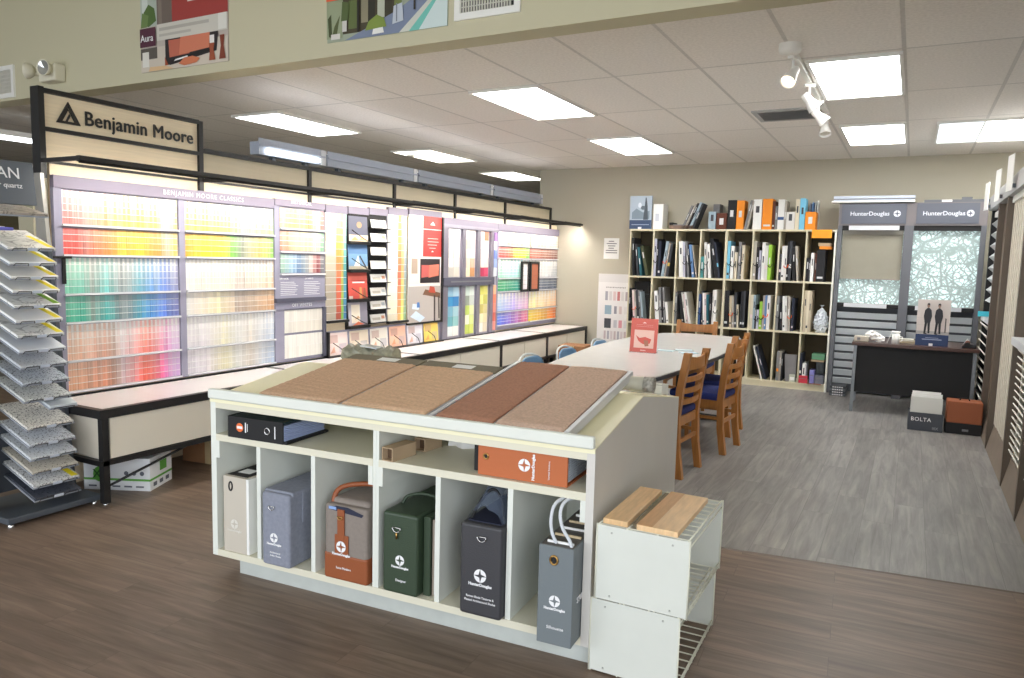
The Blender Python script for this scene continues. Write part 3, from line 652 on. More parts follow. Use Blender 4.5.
# large swatch unit
t = empty('swatch_rack', (XD,6.925,0), 0, 'silver-framed unit of large colour swatches in four columns with a dark band across', 'paint display')
MB().box((-.02,0,.57),(-.002,1.235,1.86)).build('back_panel', mat('silver_panel', rgb(176,172,184), .4), t)
MB().box((-.02,0,1.86),(.02,1.235,1.93)).build('header', M_hdr, t)
cx = [(.12,.36),(.50,.70),(.83,1.02),(1.10,1.235)]
for a in (0,.40,.73,1.05): MB().box((-.002,a,.58),(.03,a+(.10 if a==0 else .07),1.82)).build('channel', mat('silver_channel', rgb(150,146,160), .3, .5), t)
MB().box((-.002,0,1.82),(.03,1.235,1.86)).build('channel', mat('silver_channel', rgb(150,146,160), .3, .5), t)
MB().box((-.002,0,1.175),(.04,1.13,1.265)).build('dark_band', mat('dark_band', rgb(84,84,100), .5), t)
MB().box((.04,.14,1.212),(.042,1.05,1.228)).build('small_print', M_inkgrey, t)
SWC = [[((236,232,228),(240,236,232)),((200,192,184),(222,216,208)),((214,206,194),(226,216,204)),((230,226,220),(214,208,200)),((190,184,176),(206,198,188))],
       [((240,234,226),(234,220,208)),((206,190,172),(226,212,196)),((236,222,196),(240,232,214)),((214,196,180),(196,172,150)),((240,214,184),(190,140,96))],
       [((240,214,206),(238,130,100)),((240,232,224),(244,226,216)),((222,206,200),(232,220,214)),((226,214,202),(214,202,194)),((180,60,90),(206,80,110))],
       [((120,80,150),(150,110,170)),((236,232,238),(226,222,232)),((90,110,190),(120,140,210)),((120,150,214),(150,170,224)),((226,228,236),(214,220,234))]]
SWL = [[((150,190,214),(176,206,222)),((70,150,200),(60,130,190)),((130,180,200),(170,206,214)),((110,170,180),(150,200,200)),((226,232,232),(240,238,232))],
       [((206,220,214),(222,230,224)),((150,160,150),(206,212,206)),((196,214,110),(226,232,180)),((240,240,214),(214,226,150)),((190,206,96),(206,216,110))],
       [((216,216,110),(226,222,130)),((232,222,140),(206,202,110)),((200,186,110),(222,210,150)),((240,232,196),(232,222,180)),((240,236,226),(226,216,190))],
       [((226,150,110),(240,190,150)),((232,120,90),(240,140,110)),((214,90,80),(236,150,130)),((236,110,100),(214,110,96)),((240,190,180),(232,150,140))]]
for ci, (a, b) in enumerate(cx):
    for half, S, z0, z1 in (('upper',SWC,1.275,1.815),('lower',SWL,.60,1.165)):
        hz = (z1-z0)/5
        for r in range(5):
            c1, c2 = S[ci][r]; zt = z1-r*hz
            mb = MB(); mid = .5*(b-a)
            mb.box((0,0,0),(.006,mid,hz-.003), rgb(*c1)); mb.box((0,mid,0),(.010,b-a-.003,hz-.003), rgb(*c2))
            o = mb.build('colour_swatch', M_chip); o.location = (XD, 6.925+a, zt-hz)
            tag(o, f'large {cname(c1)} colour swatch, {ordinal(r)} down, {half} half of the {["first","second","third","fourth"][ci]} silver column', 'colour swatch', 'large colour swatches in silver columns')
# last unit of chips
t = rack_unit('chip_rack', 8.165, 9.975, None, 'far rack of small rainbow paint chips with two dark sample doors, beside the back wall', [(8.2,9.05),(9.09,9.97)], [(1.67,1.8),(1.51,1.64),(1.255,1.48),(1.085,1.22),(.83,1.05),(.66,.8)], .60, 1.845, .03)
for y in (8.185,9.06,9.965): MB().box((-.002,y-.008,.60),(.02,y+.008,1.84)).build('divider', M_ledge, t)
R1 = [(0,(250,150,130)),(.5,(252,220,120)),(1,(200,236,150))]
R2 = [(0,(226,90,90)),(.35,(226,100,80)),(.6,(244,206,60)),(.85,(190,206,70)),(1,(90,200,80))]
for a, b, zs in ((8.21,9.05,None),(9.08,9.96,None)):
    L_ = a < 9
    rest_cards(a,b,1.67,1.835,R1 if L_ else [(0,(250,180,150)),(1,(240,190,170))],9,True,5,.001)
    rest_cards(a,b,1.51,1.645,R2 if L_ else [(0,(206,100,90)),(.5,(150,96,80)),(1,(130,84,76))],9,False,4)
    rest_cards(a,b,1.255,1.49,[(0,(120,200,160)),(1,(130,206,214))] if L_ else [(0,(190,190,196)),(.5,(214,216,220)),(1,(150,158,172))],9,True,6,w=.1)
    rest_cards(a,b,1.085,1.235,[(0,(60,160,100)),(1,(60,150,160))] if L_ else [(0,(120,130,150)),(1,(80,90,110))],9,False,4)
    rest_cards(a,b,.83,1.06,[(0,(140,190,240)),(.5,(170,150,236)),(1,(240,170,210))] if L_ else [(0,(250,230,150)),(1,(250,190,140))],9,True,6)
    rest_cards(a,b,.655,.81,[(0,(80,120,216)),(.4,(140,110,206)),(1,(226,100,130))] if L_ else [(0,(240,216,80)),(.5,(240,180,70)),(1,(240,120,70))],9,False,4)
tag(rest.build('paint_chip_cards', M_chip), 'remaining colour cards filling the historical, fan and far racks of the paint wall', 'paint chip cards', kind='stuff')
for y0, y1, c, lab in ((8.78,8.985,(232,228,232),'white sample door in a black frame, centre of the far chip rack'),(9.035,9.30,(176,104,78),'terracotta sample door in a black frame, centre of the far chip rack')):
    d = empty('sample_door', (XD+.024,y0,1.065), 0, lab, 'sample door'); W_ = y1-y0
    f = MB()
    for a_, b_ in [((0,0,0),(.025,W_,.03)),((0,0,.37),(.025,W_,.40)),((0,0,.03),(.025,.03,.37)),((0,W_-.03,.03),(.025,W_,.37))]: f.box(a_, b_)
    f.build('frame', M_black, d); pb = MB().box((.0,.03,.03),(.014,W_-.03,.37), rgb(*c))
    for k in range(5): pb.box((.014,.03,.09+k*.06),(.0145,W_-.03,.094+k*.06), rgb(*mixc(c,(90,90,90),.3)))
    pb.build('panel', M_v, d)

# --- counter under the paint wall
ct = empty('display_counter', (-4.05,2.6,0), 0, 'long low black-framed counter with white top and pale drawers under the paint wall', 'counter')
CT = [2.6,4.30,6.0,7.6,9.9]
ys = [2.61,4.37,5.80,7.36,8.57,9.86]
M_top = mat('white_counter_top', rgb(222,216,216), .3)
MB().box((-.53,.04,.553),(-.04,7.24,.566)).build('counter_top', M_top, ct)
fb = MB().box((-.04,0,.515),(0,7.28,.566)); fb.build('front_rail', M_black, ct)
MB().box((-.55,0,.515),(-.04,.04,.566)).build('end_rail', M_black, ct); MB().box((-.55,0,.515),(-.53,7.28,.575)).build('rear_rail', M_black, ct)
MB().box((-.55,7.24,.515),(-.04,7.28,.566)).build('end_rail', M_black, ct)
for y in ys[1:-1]: MB().box((-.53,y-2.6-.02,.556),(-.04,y-2.6+.02,.5675)).build('cross_rail', M_black, ct)
MB().box((-.03,0,.235),(0,7.28,.265)).build('lower_rail', M_black, ct); MB().box((-.55,0,.235),(-.03,.03,.265)).build('lower_rail', M_black, ct)
for y in ys: 
    l = MB().box((-.04,y-2.6-(0 if y<3 else .02),.012),(0,y-2.6+(.04 if y<3 else .02),.515)).build('leg', M_black, ct)
    MB().lathe([(.014,.0),(.016,.004),(.008,.012),(.0,.012)], 10, None, Matrix.Translation((-.02,y-2.6+(.02 if y<3 else 0),0))).build('foot', M_chrome, l)
for y in (2.61, 9.82): MB().box((-.55,y-2.6,0),(-.51,y-2.6+.04,.515)).build('leg', M_black, ct)
MB().tube([(-.03,.04,.10),(-.03,.75,.27)], .008, 8).build('brace', M_black, ct)
MB().box((-.51,.03,.268),(-.045,.045,.512)).build('end_panel', mat('pale_oak', rgb(222,214,198), .5), ct)
drw = [2.66,3.47,4.34,5.02,5.76,6.5,7.33,7.95,8.54,9.2,9.83]
for a, b in zip(drw[:-1], drw[1:]):
    MB().box((-.03,a-2.6+.005,.27),(-.012,b-2.6-.005,.51)).build('drawer_front', mat('pale_oak', rgb(222,214,198), .5, var=.05, vscale=6, stretch=(1,.6,14)), ct)

# --- things under the counter
M_brown = mat('cardboard', rgb(150,108,74), .85, var=.08)
M_floorrack = None
t = empty('paper_box', (-4.275,2.83,0), .45, 'white cardboard paper carton with green stripe and X5 mark, on the floor under the counter', 'box')
MB().box((-.2,0,0),(.22,.27,.205)).build('carton', mat('white_carton', rgb(226,228,230), .7), t)
f = MB(); f.box((-.2,-.0015,.062),(.22,0,.075)); f.box((.22,0,.062),(.2215,.27,.075)); f.build('green_stripe', mat('green_print', rgb(90,160,60), .6), t)
f = MB(); f.box((-.19,-.0015,.175),(-.11,0,.192)); f.build('black_mark', M_inkblack, t)
f = MB(); f.add([(-.095+.045*math.cos(a), -.002, .1+.05*math.sin(a)) for a in [2*PI*k/20 for k in range(20)]], [tuple(range(20))]); f.build('green_oval', mat('green_print', rgb(90,160,60), .6), t)
text('X5', .075, mat('dark_green_letter', rgb(40,90,30), .6), t, FRONT(-.095,-.004,.1), bold=.001)
f = MB()
for k in range(3): f.add([(.07+k*.05+.014*math.cos(a), -.0015, .11+.014*math.sin(a)) for a in [2*PI*j/12 for j in range(12)]], [tuple(range(12))])
for k in range(5): f.box((-.17+k*.075,-.0015,.02),(-.12+k*.075,0,.03))
for k in range(3): f.box((.22,.04+k*.075,.02),(.2215,.08+k*.075,.045))
f.build('symbols', mat('carton_symbols', rgb(96,100,110), .7), t)
f = MB(); f.box((.22,.12,.10),(.2225,.2,.16)); f.build('side_mark', mat('green_print', rgb(90,160,60), .6), t)
t = empty('cardboard_box', (-4.36,3.52,0), .15, 'plain brown cardboard box under the counter beside the white paper carton', 'box')
MB().box((-.15,0,0),(.18,.4,.24)).build('carton', M_brown, t, bevel=.003); MB().box((.18,.15,.16),(.1815,.22,.24)).build('tape', mat('tape', rgb(190,170,130), .4), t); MB().box((.05,-.0015,0),(.1,.0,.24)).build('tape', mat('tape', rgb(190,170,130), .4), t)
t = empty('cardboard_box', (-4.3,8.0,0), .1, 'brown cardboard box on the floor beyond the far end of the counter', 'box')
t.location = (-3.75,8.6,0)
MB().box((-.16,0,0),(.18,.36,.42)).build('carton', M_brown, t, bevel=.003); MB().box((0,-.0015,.3),(.05,0,.42)).build('tape', mat('tape', rgb(190,170,130), .4), t)

# --- valance boxes on top of the partition
def valance(y0, y1, lab, lit=False):
    t = empty('strip_light', (-4.69,y0,2.27), 0, lab, 'light fixture', 'grey strip lights above the partition'); L_ = y1-y0
    MB().prism([(-.06,0),(.05,0),(.05,.04),(.02,.10),(-.06,.10)], 1, .012, L_-.012).build('housing', mat('blue_grey_metal', rgb(160,168,184), .4), t) if False else MB().box((-.05,.012,.0),(.05,L_-.012,.10)).build('housing', mat('blue_grey_metal', rgb(160,168,184), .4), t)
    MB().box((.05,.012,.06),(.065,L_-.012,.075)).build('ridge', mat('blue_grey_metal', rgb(160,168,184), .4), t)
    for y in (L_-.06,): MB().box((-.06,y,-.005),(.06,y+.06,.125)).build('end_block', mat('pale_metal', rgb(206,208,212), .4), t)
    for y in (.2, L_-.2): MB().box((-.02,y-.02,-.2795),(.02,y+.02,0)).build('bracket', M_steel, t)
    MB().box((.044,.012,.10),(.05,L_-.012,.128)).build('lip', mat('blue_grey_metal', rgb(160,168,184), .4), t)
    MB().box((-.03,.09,.1005),(.02,L_-.09,.115)).build('uplight_tube', emis('uplight', (1,.93,.90,1), 5), t)
    if lit: MB().box((.05,.08,.015),(.085,L_-.1,.045)).build('tube', emis('tube_light', (.95,1,1,1), 5), t)
valance(4.35,5.12,'short strip light with a bright tube, on top of the partition nearest the sign',True)
valance(5.14,6.5,'grey-blue strip light box on top of the partition, second from the sign')
valance(6.52,8.1,'grey-blue strip light box on top of the partition, third from the sign')
valance(8.12,9.5,'grey-blue strip light box on top of the partition, nearest the back wall')

# ================================================================== QUARTZ STAND
qs = empty('sample_stand', (-4.12,2.12,0), 0, 'tall grey steel tower stand holding quartz samples, at the left edge beside the paint wall', 'display stand')
def lean(z): return -.093*z
MB().box((-.42,0,.02),(0,.52,.055)).build('base', M_steel, qs, bevel=.006)
for p in ((-.03,.03),(-.03,.49),(-.39,.03),(-.39,.49)): MB().lathe([(.016,0),(.016,.008),(.006,.02)], 10, None, Matrix.Translation((p[0],p[1],0))).build('foot', M_chrome, qs)
for y in (.03,.455):
    MB().prism([(-.34,.055),(-.17,.055),(-.19+lean(1.5),1.5),(-.30+lean(1.5),1.5)], 1, y, y+.022).build('upright', M_steel, qs)
    MB().prism([(-.30+lean(1.5),1.5),(-.19+lean(1.5),1.5),(-.20+lean(1.9),1.92),(-.26+lean(1.9),1.92)], 1, y, y+.022).build('header_bracket', mat('pale_steel', rgb(170,168,162), .4, .3), qs)
MB().box((-.30,.05,.12),(-.28,.455,.5)).build('back_sheet', M_steel, qs)
# header sign
hd = MB(); hm = MR((-.205,0,1.72), ry=-.127)
hd.box((-.02,-.12,0),(.0,.335,.235), None, hm).build('header_board', mat('header_grey', rgb(92,98,106), .5), qs)
text('QU  AN', .001, M_inkwhite, qs) if False else None
text('AN', .085, M_inkwhite, qs, hm @ LWALL(.002,.20,.165), align='CENTER'); text('r quartz', .038, M_inkwhite, qs, hm @ LWALL(.002,.205,.10))
# slab on top shelf
def tray(z, col, speck, tagc, lab, small=False, dy=0):
    t = empty('stone_sample', (-4.075+lean(z)*1.2, 2.12+.125+dy, z), 0, lab, 'stone sample', 'quartz samples on the grey tower')
    m_ = Matrix.Rotation(.33, 4, 'Y'); D = .30 if not small else .18; W_ = .25 if not small else .15
    MB().box((-D,0,0),(0,W_,.014), None, m_).build('slab', stone(col, speck), t, bevel=.002)
    f = MB(); f.box((-D,-.004,-.006),(.004,W_+.004,0), None, m_); f.build('tray', mat('tray_grey', rgb(150,156,166), .4), t)
    f = MB()
    if small: f.tube([m_ @ Vector((0.005,.02,-.004)), m_ @ Vector((.012,.02,.006)), m_ @ Vector((.012,.13,.006)), m_ @ Vector((.005,.13,-.004))], .0022, 6)
    else:
        for a, b in ((.02,.095),(.155,.235)): f.tube([m_ @ Vector((.004,a,-.006)), m_ @ Vector((.011,a+.004,.010)), m_ @ Vector((.011,b-.004,.010)), m_ @ Vector((.004,b,-.006))], .0022, 6)
    f.build('wire_clip', M_black, t)
    if not small: MB().box((.004,.10,-.004),(.0055,.15,.012), None, m_).build('label', mat('tag_white', rgb(206,214,226), .5), t)
    if tagc: MB().add([m_ @ Vector(p) for p in [(-.20,W_-.06,.0148),(-.01,W_-.06+.02,.0148),(-.01,W_-.004,.0148),(-.20,W_-.03,.0148)]], [(0,1,2,3)]).build('colour_tag', mat('yellow_tag' if tagc == 1 else 'green_tag', rgb(232,214,30) if tagc == 1 else rgb(120,170,40), .5), t)
    return t
def stone(col, sp):
    nm = f'stone_{col}_{sp}'
    if nm in MATS: return MATS[nm]
    m = bpy.data.materials.new(nm); m.use_nodes = True; nt = m.node_tree; b = nt.nodes['Principled BSDF']; N = nt.nodes.new; L = nt.links.new
    tc = N('ShaderNodeTexCoord')
    if sp == 0: b.inputs['Base Color'].default_value = rgb(*col); b.inputs['Roughness'].default_value = .2; MATS[nm] = m; return m
    if sp < 0:   # veined
        n = N('ShaderNodeTexNoise'); n.inputs['Scale'].default_value = 7; n.inputs['Detail'].default_value = 5; n.inputs['Distortion'].default_value = 1.6; L(tc.outputs['Object'], n.inputs['Vector'])
        r = N('ShaderNodeValToRGB'); e_ = r.color_ramp.elements; e_[0].position = .47; e_[0].color = rgb(*col); e_[1].position = .53; e_[1].color = rgb(*col)
        k = r.color_ramp.elements.new(.5); k.color = rgb(*[v*.72 for v in col]); L(n.outputs['Fac'], r.inputs['Fac'])
    else:
        n = N('ShaderNodeTexNoise'); n.inputs['Scale'].default_value = 120; n.inputs['Detail'].default_value = 3; L(tc.outputs['Object'], n.inputs['Vector'])
        r = N('ShaderNodeValToRGB'); e_ = r.color_ramp.elements; p = .33+.14*sp; e_[0].position = p; e_[0].color = rgb(*[v*.6 for v in col]); e_[1].position = p+.04; e_[1].color = rgb(*col); L(n.outputs['Fac'], r.inputs['Fac'])
    L(r.outputs[0], b.inputs['Base Color']); b.inputs['Roughness'].default_value = .22
    MATS[nm] = m; return m
TR = [(.125,(70,74,84),.2,0,'dark charcoal speckled'),(.195,(214,214,214),.55,1,'pale grey slab with dark cloudy flecks'),(.27,(196,190,178),.3,0,'warm beige speckled'),(.345,(210,214,218),.3,0,'light grey fine-speckled'),
 (.42,(206,210,216),.5,0,'mid grey speckled'),(.51,(226,222,214),.6,0,'white and black boldly speckled'),(.66,(206,208,206),.55,0,'grey blotchy'),(.75,(190,196,204),.55,0,'dark flecked grey'),
 (.84,(196,200,206),.2,0,'plain mid grey'),(.925,(222,226,232),0,0,'cool pale grey'),(1.005,(238,238,236),-1,1,'white grey-veined, yellow-tagged'),(1.085,(244,244,244),0,1,'plain white with yellow tag'),
 (1.165,(240,240,238),-1,2,'white grey-veined with green tag'),(1.245,(244,244,242),0,1,'bright white with yellow tag, above the green-tagged'),(1.32,(242,241,238),0,1,'soft white with yellow tag'),(1.395,(238,240,240),0,1,'cool white with yellow tag'),
 (1.475,(240,238,232),-1,1,'white marbled with yellow tag, uppermost tagged')]
seen = {}
for z, c, sp, tg, nm in TR:
    tray(z, c, sp, tg, f'{nm} quartz sample on the grey tower stand')
tray(.605,(206,212,216),.0,0,'small pale quartz sample overhanging between the speckled slabs of the tower',True,.13)
# top polished slab
t = empty('stone_sample', (-4.25,2.12,1.66), 0, 'large glossy grey-brown quartz slab on the top tray under the stand header', 'stone sample', 'quartz samples on the grey tower')
m_ = Matrix.Rotation(.2,4,'Y'); MB().box((-.26,-.05,0),(0,.35,.014), None, m_).build('slab', stone((170,160,150),-1), t, bevel=.002); MB().box((-.26,-.05,-.008),(.006,.35,0), None, m_).build('tray', mat('tray_grey', rgb(150,156,166), .4), t)
t = empty('keyring', (-4.27,2.22,1.58), 0, 'small blue and white tag bundle lying on the marbled top sample', 'tag bundle')
MB().box((-.03,-.05,-.005),(.03,.06,.012)).build('tag', mat('blue_tag', rgb(110,110,200), .5), t, bevel=.004); MB().box((-.02,-.045,.012),(.02,.02,.015)).build('tag', M_paper, t)

# ================================================================== ISLAND
A = Vector((-2.78,2.31,0)); dd = Vector((.99807,.06204,0)); nn = Vector((-.06204,.99807,0)); RZ = math.atan2(.06204,.99807)
IM = Matrix.Translation(A) @ Matrix.Rotation(RZ,4,'Z')
def iw(s, t, z): return IM @ Vector((s, t, z))
isl = empty('sample_island', tuple(A), RZ, 'large cream cabinet island with open cubbies below and carpet samples on its sloping top', 'display cabinet')
W = 1.838; ZB = .09; ZS = .635
T2 = 1.38
prof = [(0,.826),(0,.83),(.64,.92),(T2,.80),(T2,.796),(.64,.916)]
MB().prism(prof, 0, 0, W).build('sloping_top', M_cream, isl)
for s in (0, .89, .905, W-.03):
    s0 = s; s1 = s+(.03 if s in (0, W-.03) else .014)
    if s in (0, W-.03): MB().prism([(0,ZB),(0,.826),(.64,.916),(T2,.796),(T2,ZB)], 0, s0-.0004, s1+.0004).build('side_panel', M_side if s else M_cream2, isl)
    else: MB().prism([(.003,ZB),(.003,.82),(.62,.90),(.62,ZB)], 0, s0, s1).build('divider', M_cream2, isl)
MB().box((.03,0,ZB),(W-.03,.62,ZB+.03)).build('bottom_board', mat('ivory_board', rgb(218,214,194), .5), isl)
MB().box((.03,.60,ZB+.03),(W-.03,.62,.905)).build('back_board', M_cream2, isl)
MB().box((.03,.0,ZS),(.89,.60,ZS+.03)).build('shelf', mat('ivory_board', rgb(218,214,194), .5), isl); MB().box((.919,.0,ZS),(W-.03,.60,ZS+.03)).build('shelf', mat('ivory_board', rgb(218,214,194), .5), isl)
for s in (.278,.582,1.198,1.511): MB().box((s-.011,.003,ZB+.03),(s+.011,.6,ZS)).build('divider', M_cream2, isl)
for s0, s1 in ((.03,.05),(.868,.89),(.919,.939),(W-.05,W-.03)): MB().box((s0,.0,.555),(s1,.5,ZS)).build('cleat', M_cream2, isl)
MB().box((.03,.0,.785),(W-.03,.03,.812)).build('front_rail', mat('ivory_board', rgb(218,214,194), .5), isl); MB().box((.0,-.004,.812),(W,.03,.8265)).build('edge_strip', M_cream, isl)
MB().box((.11,.055,0),(W-.005,.07,ZB)).build('plinth', mat('shaded_plinth', rgb(186,191,186), .5, var=.06, vscale=12), isl); MB().box((W-.03,.07,0),(W-.005,T2-.02,ZB)).build('plinth', M_side, isl); MB().box((.11,.07,0),(.13,T2-.02,ZB)).build('plinth', M_side, isl)  # front plinth colour darkened to hold the shade under the cabinet
MB().box((.13,T2-.04,0),(W-.03,T2-.02,ZB)).build('plinth', M_side, isl)
MB().box((.03,T2-.02,ZB),(W-.03,T2,.79)).build('rear_panel', M_side, isl)
MB().box((.012,-.03,.832),(W+.002,-.002,.878)).build('front_lip', M_cream2, isl, bevel=.008)
# carpet boards
SL = math.atan2(.09,.64)
M_carT = mat('taupe_carpet', rgb(206,170,140), .95, bump=.25, bscale=300, var=.13, vscale=90)
M_carT2 = mat('beige_taupe_carpet', rgb(212,176,144), .95, bump=.25, bscale=300, var=.13, vscale=90)
M_carB = mat('brown_carpet', rgb(172,124,100), .95, bump=.25, bscale=300, var=.13, vscale=90)
M_carG = mat('grey_beige_carpet', rgb(204,174,154), .95, bump=.25, bscale=300, var=.13, vscale=90)
M_tray = mat('sample_tray', rgb(196,196,200), .4)
def board(s0, s1, L_, m, label, backing=False):
    t = empty('carpet_board', tuple(iw(s0,.0,.856)), RZ, label, 'carpet sample', 'carpet sample boards on the island'); w_ = s1-s0
    m_ = Matrix.Rotation(SL,4,'X')
    MB().box((0,.002,.0),(w_,L_,.016), None, m_).build('board', M_tray, t)
    cm = MB(); nx, ny = 30, 60
    # pile with a slightly uneven surface and rounded edges
    vs = []; fs = []
    for j in range(ny+1):
        for i in range(nx+1):
            u, v = i/nx, j/ny; ex = min(u, 1-u)*w_; ey = min(v, 1-v)*L_
            h = .030+.0018*math.sin(u*37+v*51)*math.cos(v*43-u*29)+random.uniform(-.0009,.0009)-max(0,.012-ex)*.5-max(0,.012-ey)*.5
            vs.append((.003+u*(w_-.006), .004+v*(L_-.008), h))
    for j in range(ny):
        for i in range(nx): a_ = j*(nx+1)+i; fs.append((a_, a_+1, a_+nx+2, a_+nx+1))
    cm.add(vs, fs, None, m_, True)
    cm.box((.003,.004,.0165),(w_-.003,L_-.004,.023), None, m_)
    cm.build('carpet', m, t)
    if backing:
        MB().box((0,L_,.0),(w_,L_+.10,.022), None, m_).build('backing', mat('olive_backing', rgb(120,112,92), .8, bump=.3), t)
        MB().box((w_*.42,L_+.02,.0222),(w_*.68,L_+.075,.023), None, m_).build('label', M_paper, t)
    return t
board(.285,.715,.62,M_carT,'taupe carpet sample board, first from left on the island top',True)
board(.73,1.135,.62,M_carT2,'lighter taupe carpet sample board, second from left on the island top',True)
t = board(1.18,1.432,.835,M_carB,'rust brown carpet sample board in the silver tray on the island top')
t = board(1.44,1.715,.835,M_carG,'grey-beige carpet sample board at the right of the island top')
t = empty('tray_frame', tuple(iw(1.155,0,.832)), RZ, 'silver-grey edging frame around the two right-hand carpet samples', 'tray frame')
m_ = Matrix.Rotation(SL,4,'X')
for x in (0,.565): MB().box((x,.0,.012),(x+.018,.84,.048), None, m_).build('side_rail', M_tray, t)
for x in (.02,.28,.545): MB().box((x,.02,.0),(x+.02,.62,.023), None, m_).build('runner', M_tray, t)
# plastic bundle behind the taupe samples
t = empty('wrapped_bundle', tuple(iw(.30,.82,.905)), RZ+.1, 'crinkled olive plastic-wrapped sample bundle lying behind the first taupe carpet', 'wrapped bundle')
mb = MB(); n = 24; rings = []
for i in range(13):
    u = i/12; rr = .042+.009*math.sin(u*9)+.006*math.sin(u*31)
    rings.append([( -.15+u*.30, rr*1.4*math.cos(2*PI*k/n)*(1+.10*math.sin(k*5+i*2)), .055+rr*math.sin(2*PI*k/n)*(1+.12*math.sin(k*7+i*3))) for k in range(n)])
vs = [p for r_ in rings for p in r_]; fs = [(i*n+k, i*n+(k+1) % n, (i+1)*n+(k+1) % n, (i+1)*n+k) for i in range(12) for k in range(n)]; fs += [tuple(range(n)), tuple(range(12*n, 13*n))]
mb.add(vs, fs, None, None, False).build('wrapping', mat('olive_plastic', rgb(150,148,130), .25, var=.25, vscale=30), t)
MB().box((-.05,-.05,.100),(.05,.03,.106), None, MR(ry=.1)).build('clear_label', mat('label_grey', rgb(190,196,196), .3), t)
# roll and block on the rear slope
t = empty('sample_roll', tuple(iw(1.50,.80,.945)), RZ, 'pale rolled vinyl sample on the island behind the grey-beige carpet', 'roll')
MB().tube([(0,0,0),(.31,0,0)], .033, 18).build('roll', mat('roll_vinyl', rgb(196,192,176), .5, var=.06), t)
MB().lathe([(.033,0),(.036,.0),(.036,.045),(.03,.045),(.02,.03),(0,.03)], 18, None, Matrix.Translation((.30,0,0)) @ Matrix.Rotation(PI/2,4,'Y')).build('roll_end', mat('speckled_end', rgb(160,156,146), .6, var=.4, vscale=90), t)
t = empty('white_block', tuple(iw(1.66,1.06,.858)), RZ, 'small white box sitting at the rear corner of the island', 'box')
MB().box((0,0,0),(.16,.14,.055), None, MR(rx=-.16)).build('box', M_white, t, bevel=.004); MB().box((0,-.0008,.044),(.16,0,.046), None, MR(rx=-.16)).build('lid_line', M_inkgrey, t)

# logo (disc with four-pointed pinwheel) and wordmark
def logo(parent, x, y, z, r, word=True, disc=M_inkwhite, cut=None, wsize=None, face='F'):
    FM = FRONT(x, y, z)
    mb = MB(); n = 28; out = []
    # disc made of four lobes leaving a pinwheel star open
    for q in range(4):
        a0 = q*PI/2+.02; pts = [(r*math.cos(a0+(PI/2-.04)*k/8), r*math.sin(a0+(PI/2-.04)*k/8), 0) for k in range(9)]
        c_ = q*PI/2+PI/4; pts.append((r*.30*math.cos(c_+.3), r*.30*math.sin(c_+.3), 0))
        mb.add([(p[0],p[1],0) for p in pts]+[(p[0],p[1],.0008) for p in pts], [tuple(range(10,20)), tuple(range(10))[::-1]], None, None)
    mb.build('logo', disc, parent, FM)
    if word: text('HunterDouglas', wsize or r*.62, disc, parent, FRONT(x, y, z-r*1.42), bold=.0006, depth=.0006)
def smooth(p, n=2):
    for _ in range(n):
        q = [p[0]]
        for a, b in zip(p[:-1], p[1:]): q += [tuple(.75*a[i]+.25*b[i] for i in range(3)), tuple(.25*a[i]+.75*b[i] for i in range(3))]
        p = q+[p[-1]]
    return p
def handle_ring(parent, x, y, z, m=M_chrome, r=.012):
    f = MB(); f.tube([(x+r*math.cos(a), y-.006, z+r*math.sin(a)-.004) for a in [PI+PI*k/8 for k in range(9)]], .0022, 6); f.tube([(x-r,y-.006,z-.004),(x+r,y-.006,z-.004)], .0022, 6)
    f.build('ring', m, parent)

def bag(name, s, t0, z, w_, d_, h_, m, label, cat='sample bag', bev=.012, rz=0):
    t = empty(name, tuple(iw(s, t0, z)), RZ+rz, label, cat, None)
    MB().box((0,0,0),(w_,d_,h_)).build('body', m, t, bevel=bev, seg=3)
    return t
F_blue = mat('blue_grey_fabric', rgb(138,142,156), .9, bump=.4, bscale=500, var=.10, vscale=60)
F_taupe = mat('taupe_fabric', rgb(140,130,122), .9, bump=.4, bscale=500, var=.06, vscale=60)
F_tan = mat('tan_leather', rgb(146,80,44), .5, bump=.1, bscale=120)
F_green = mat('dark_green_leatherette', rgb(52,68,50), .45, bump=.2, bscale=160)
F_char = mat('charcoal_leatherette', rgb(60,60,64), .5, bump=.2, bscale=160)
F_grey = mat('grey_book_cloth', rgb(112,120,124), .55, bump=.1)
Z0 = .1205
# 1 beige box file
t = bag('sample_box', .065, .005, Z0, .135, .40, .355, mat('beige_box', rgb(196,188,174), .7), 'beige upright box file with black contents, first cubby from left of the island', bev=.002)
t_body = t
MB().box((.135,.002,.001),(.150,.40,.352)).build('white_side', M_white, t); MB().box((.008,.02,.345),(.128,.39,.3575)).build('contents', M_blackmatte, t)
MB().box((.03,.06,.3577),(.10,.12,.3582)).build('label', M_paper, t); f = MB(); f.tube([(.045+.010*math.cos(a),-.001,.31+.020*math.sin(a)) for a in [2*PI*k/14 for k in range(14)]], .004, 6, closed=True); f.build('finger_ring', M_black, t)
logo(t, .066,-.0015,.135,.022, True, mat('faint_white', rgb(222,218,208), .6))
# 2 blue-grey fabric bag
t = bag('sample_bag', .325, -.03, Z0, .155, .44, .33, F_blue, 'blue-grey fabric sample bag with lid flap, second cubby from left of the island')
MB().box((.1555,.08,.19),(.160,.44,.325)).build('flap', F_blue, t, bevel=.003); MB().box((-.003,.02,.315),(.158,.42,.338)).build('lid', F_blue, t, bevel=.008, seg=3)
handle_ring(t, .06,-.001,.275, r=.016); logo(t, .07,-.002,.13,.021); text('Architectural', .011, M_inkwhite, t, FRONT(.075,-.002,.062)); text('Roller Shades', .011, M_inkwhite, t, FRONT(.078,-.002,.048))
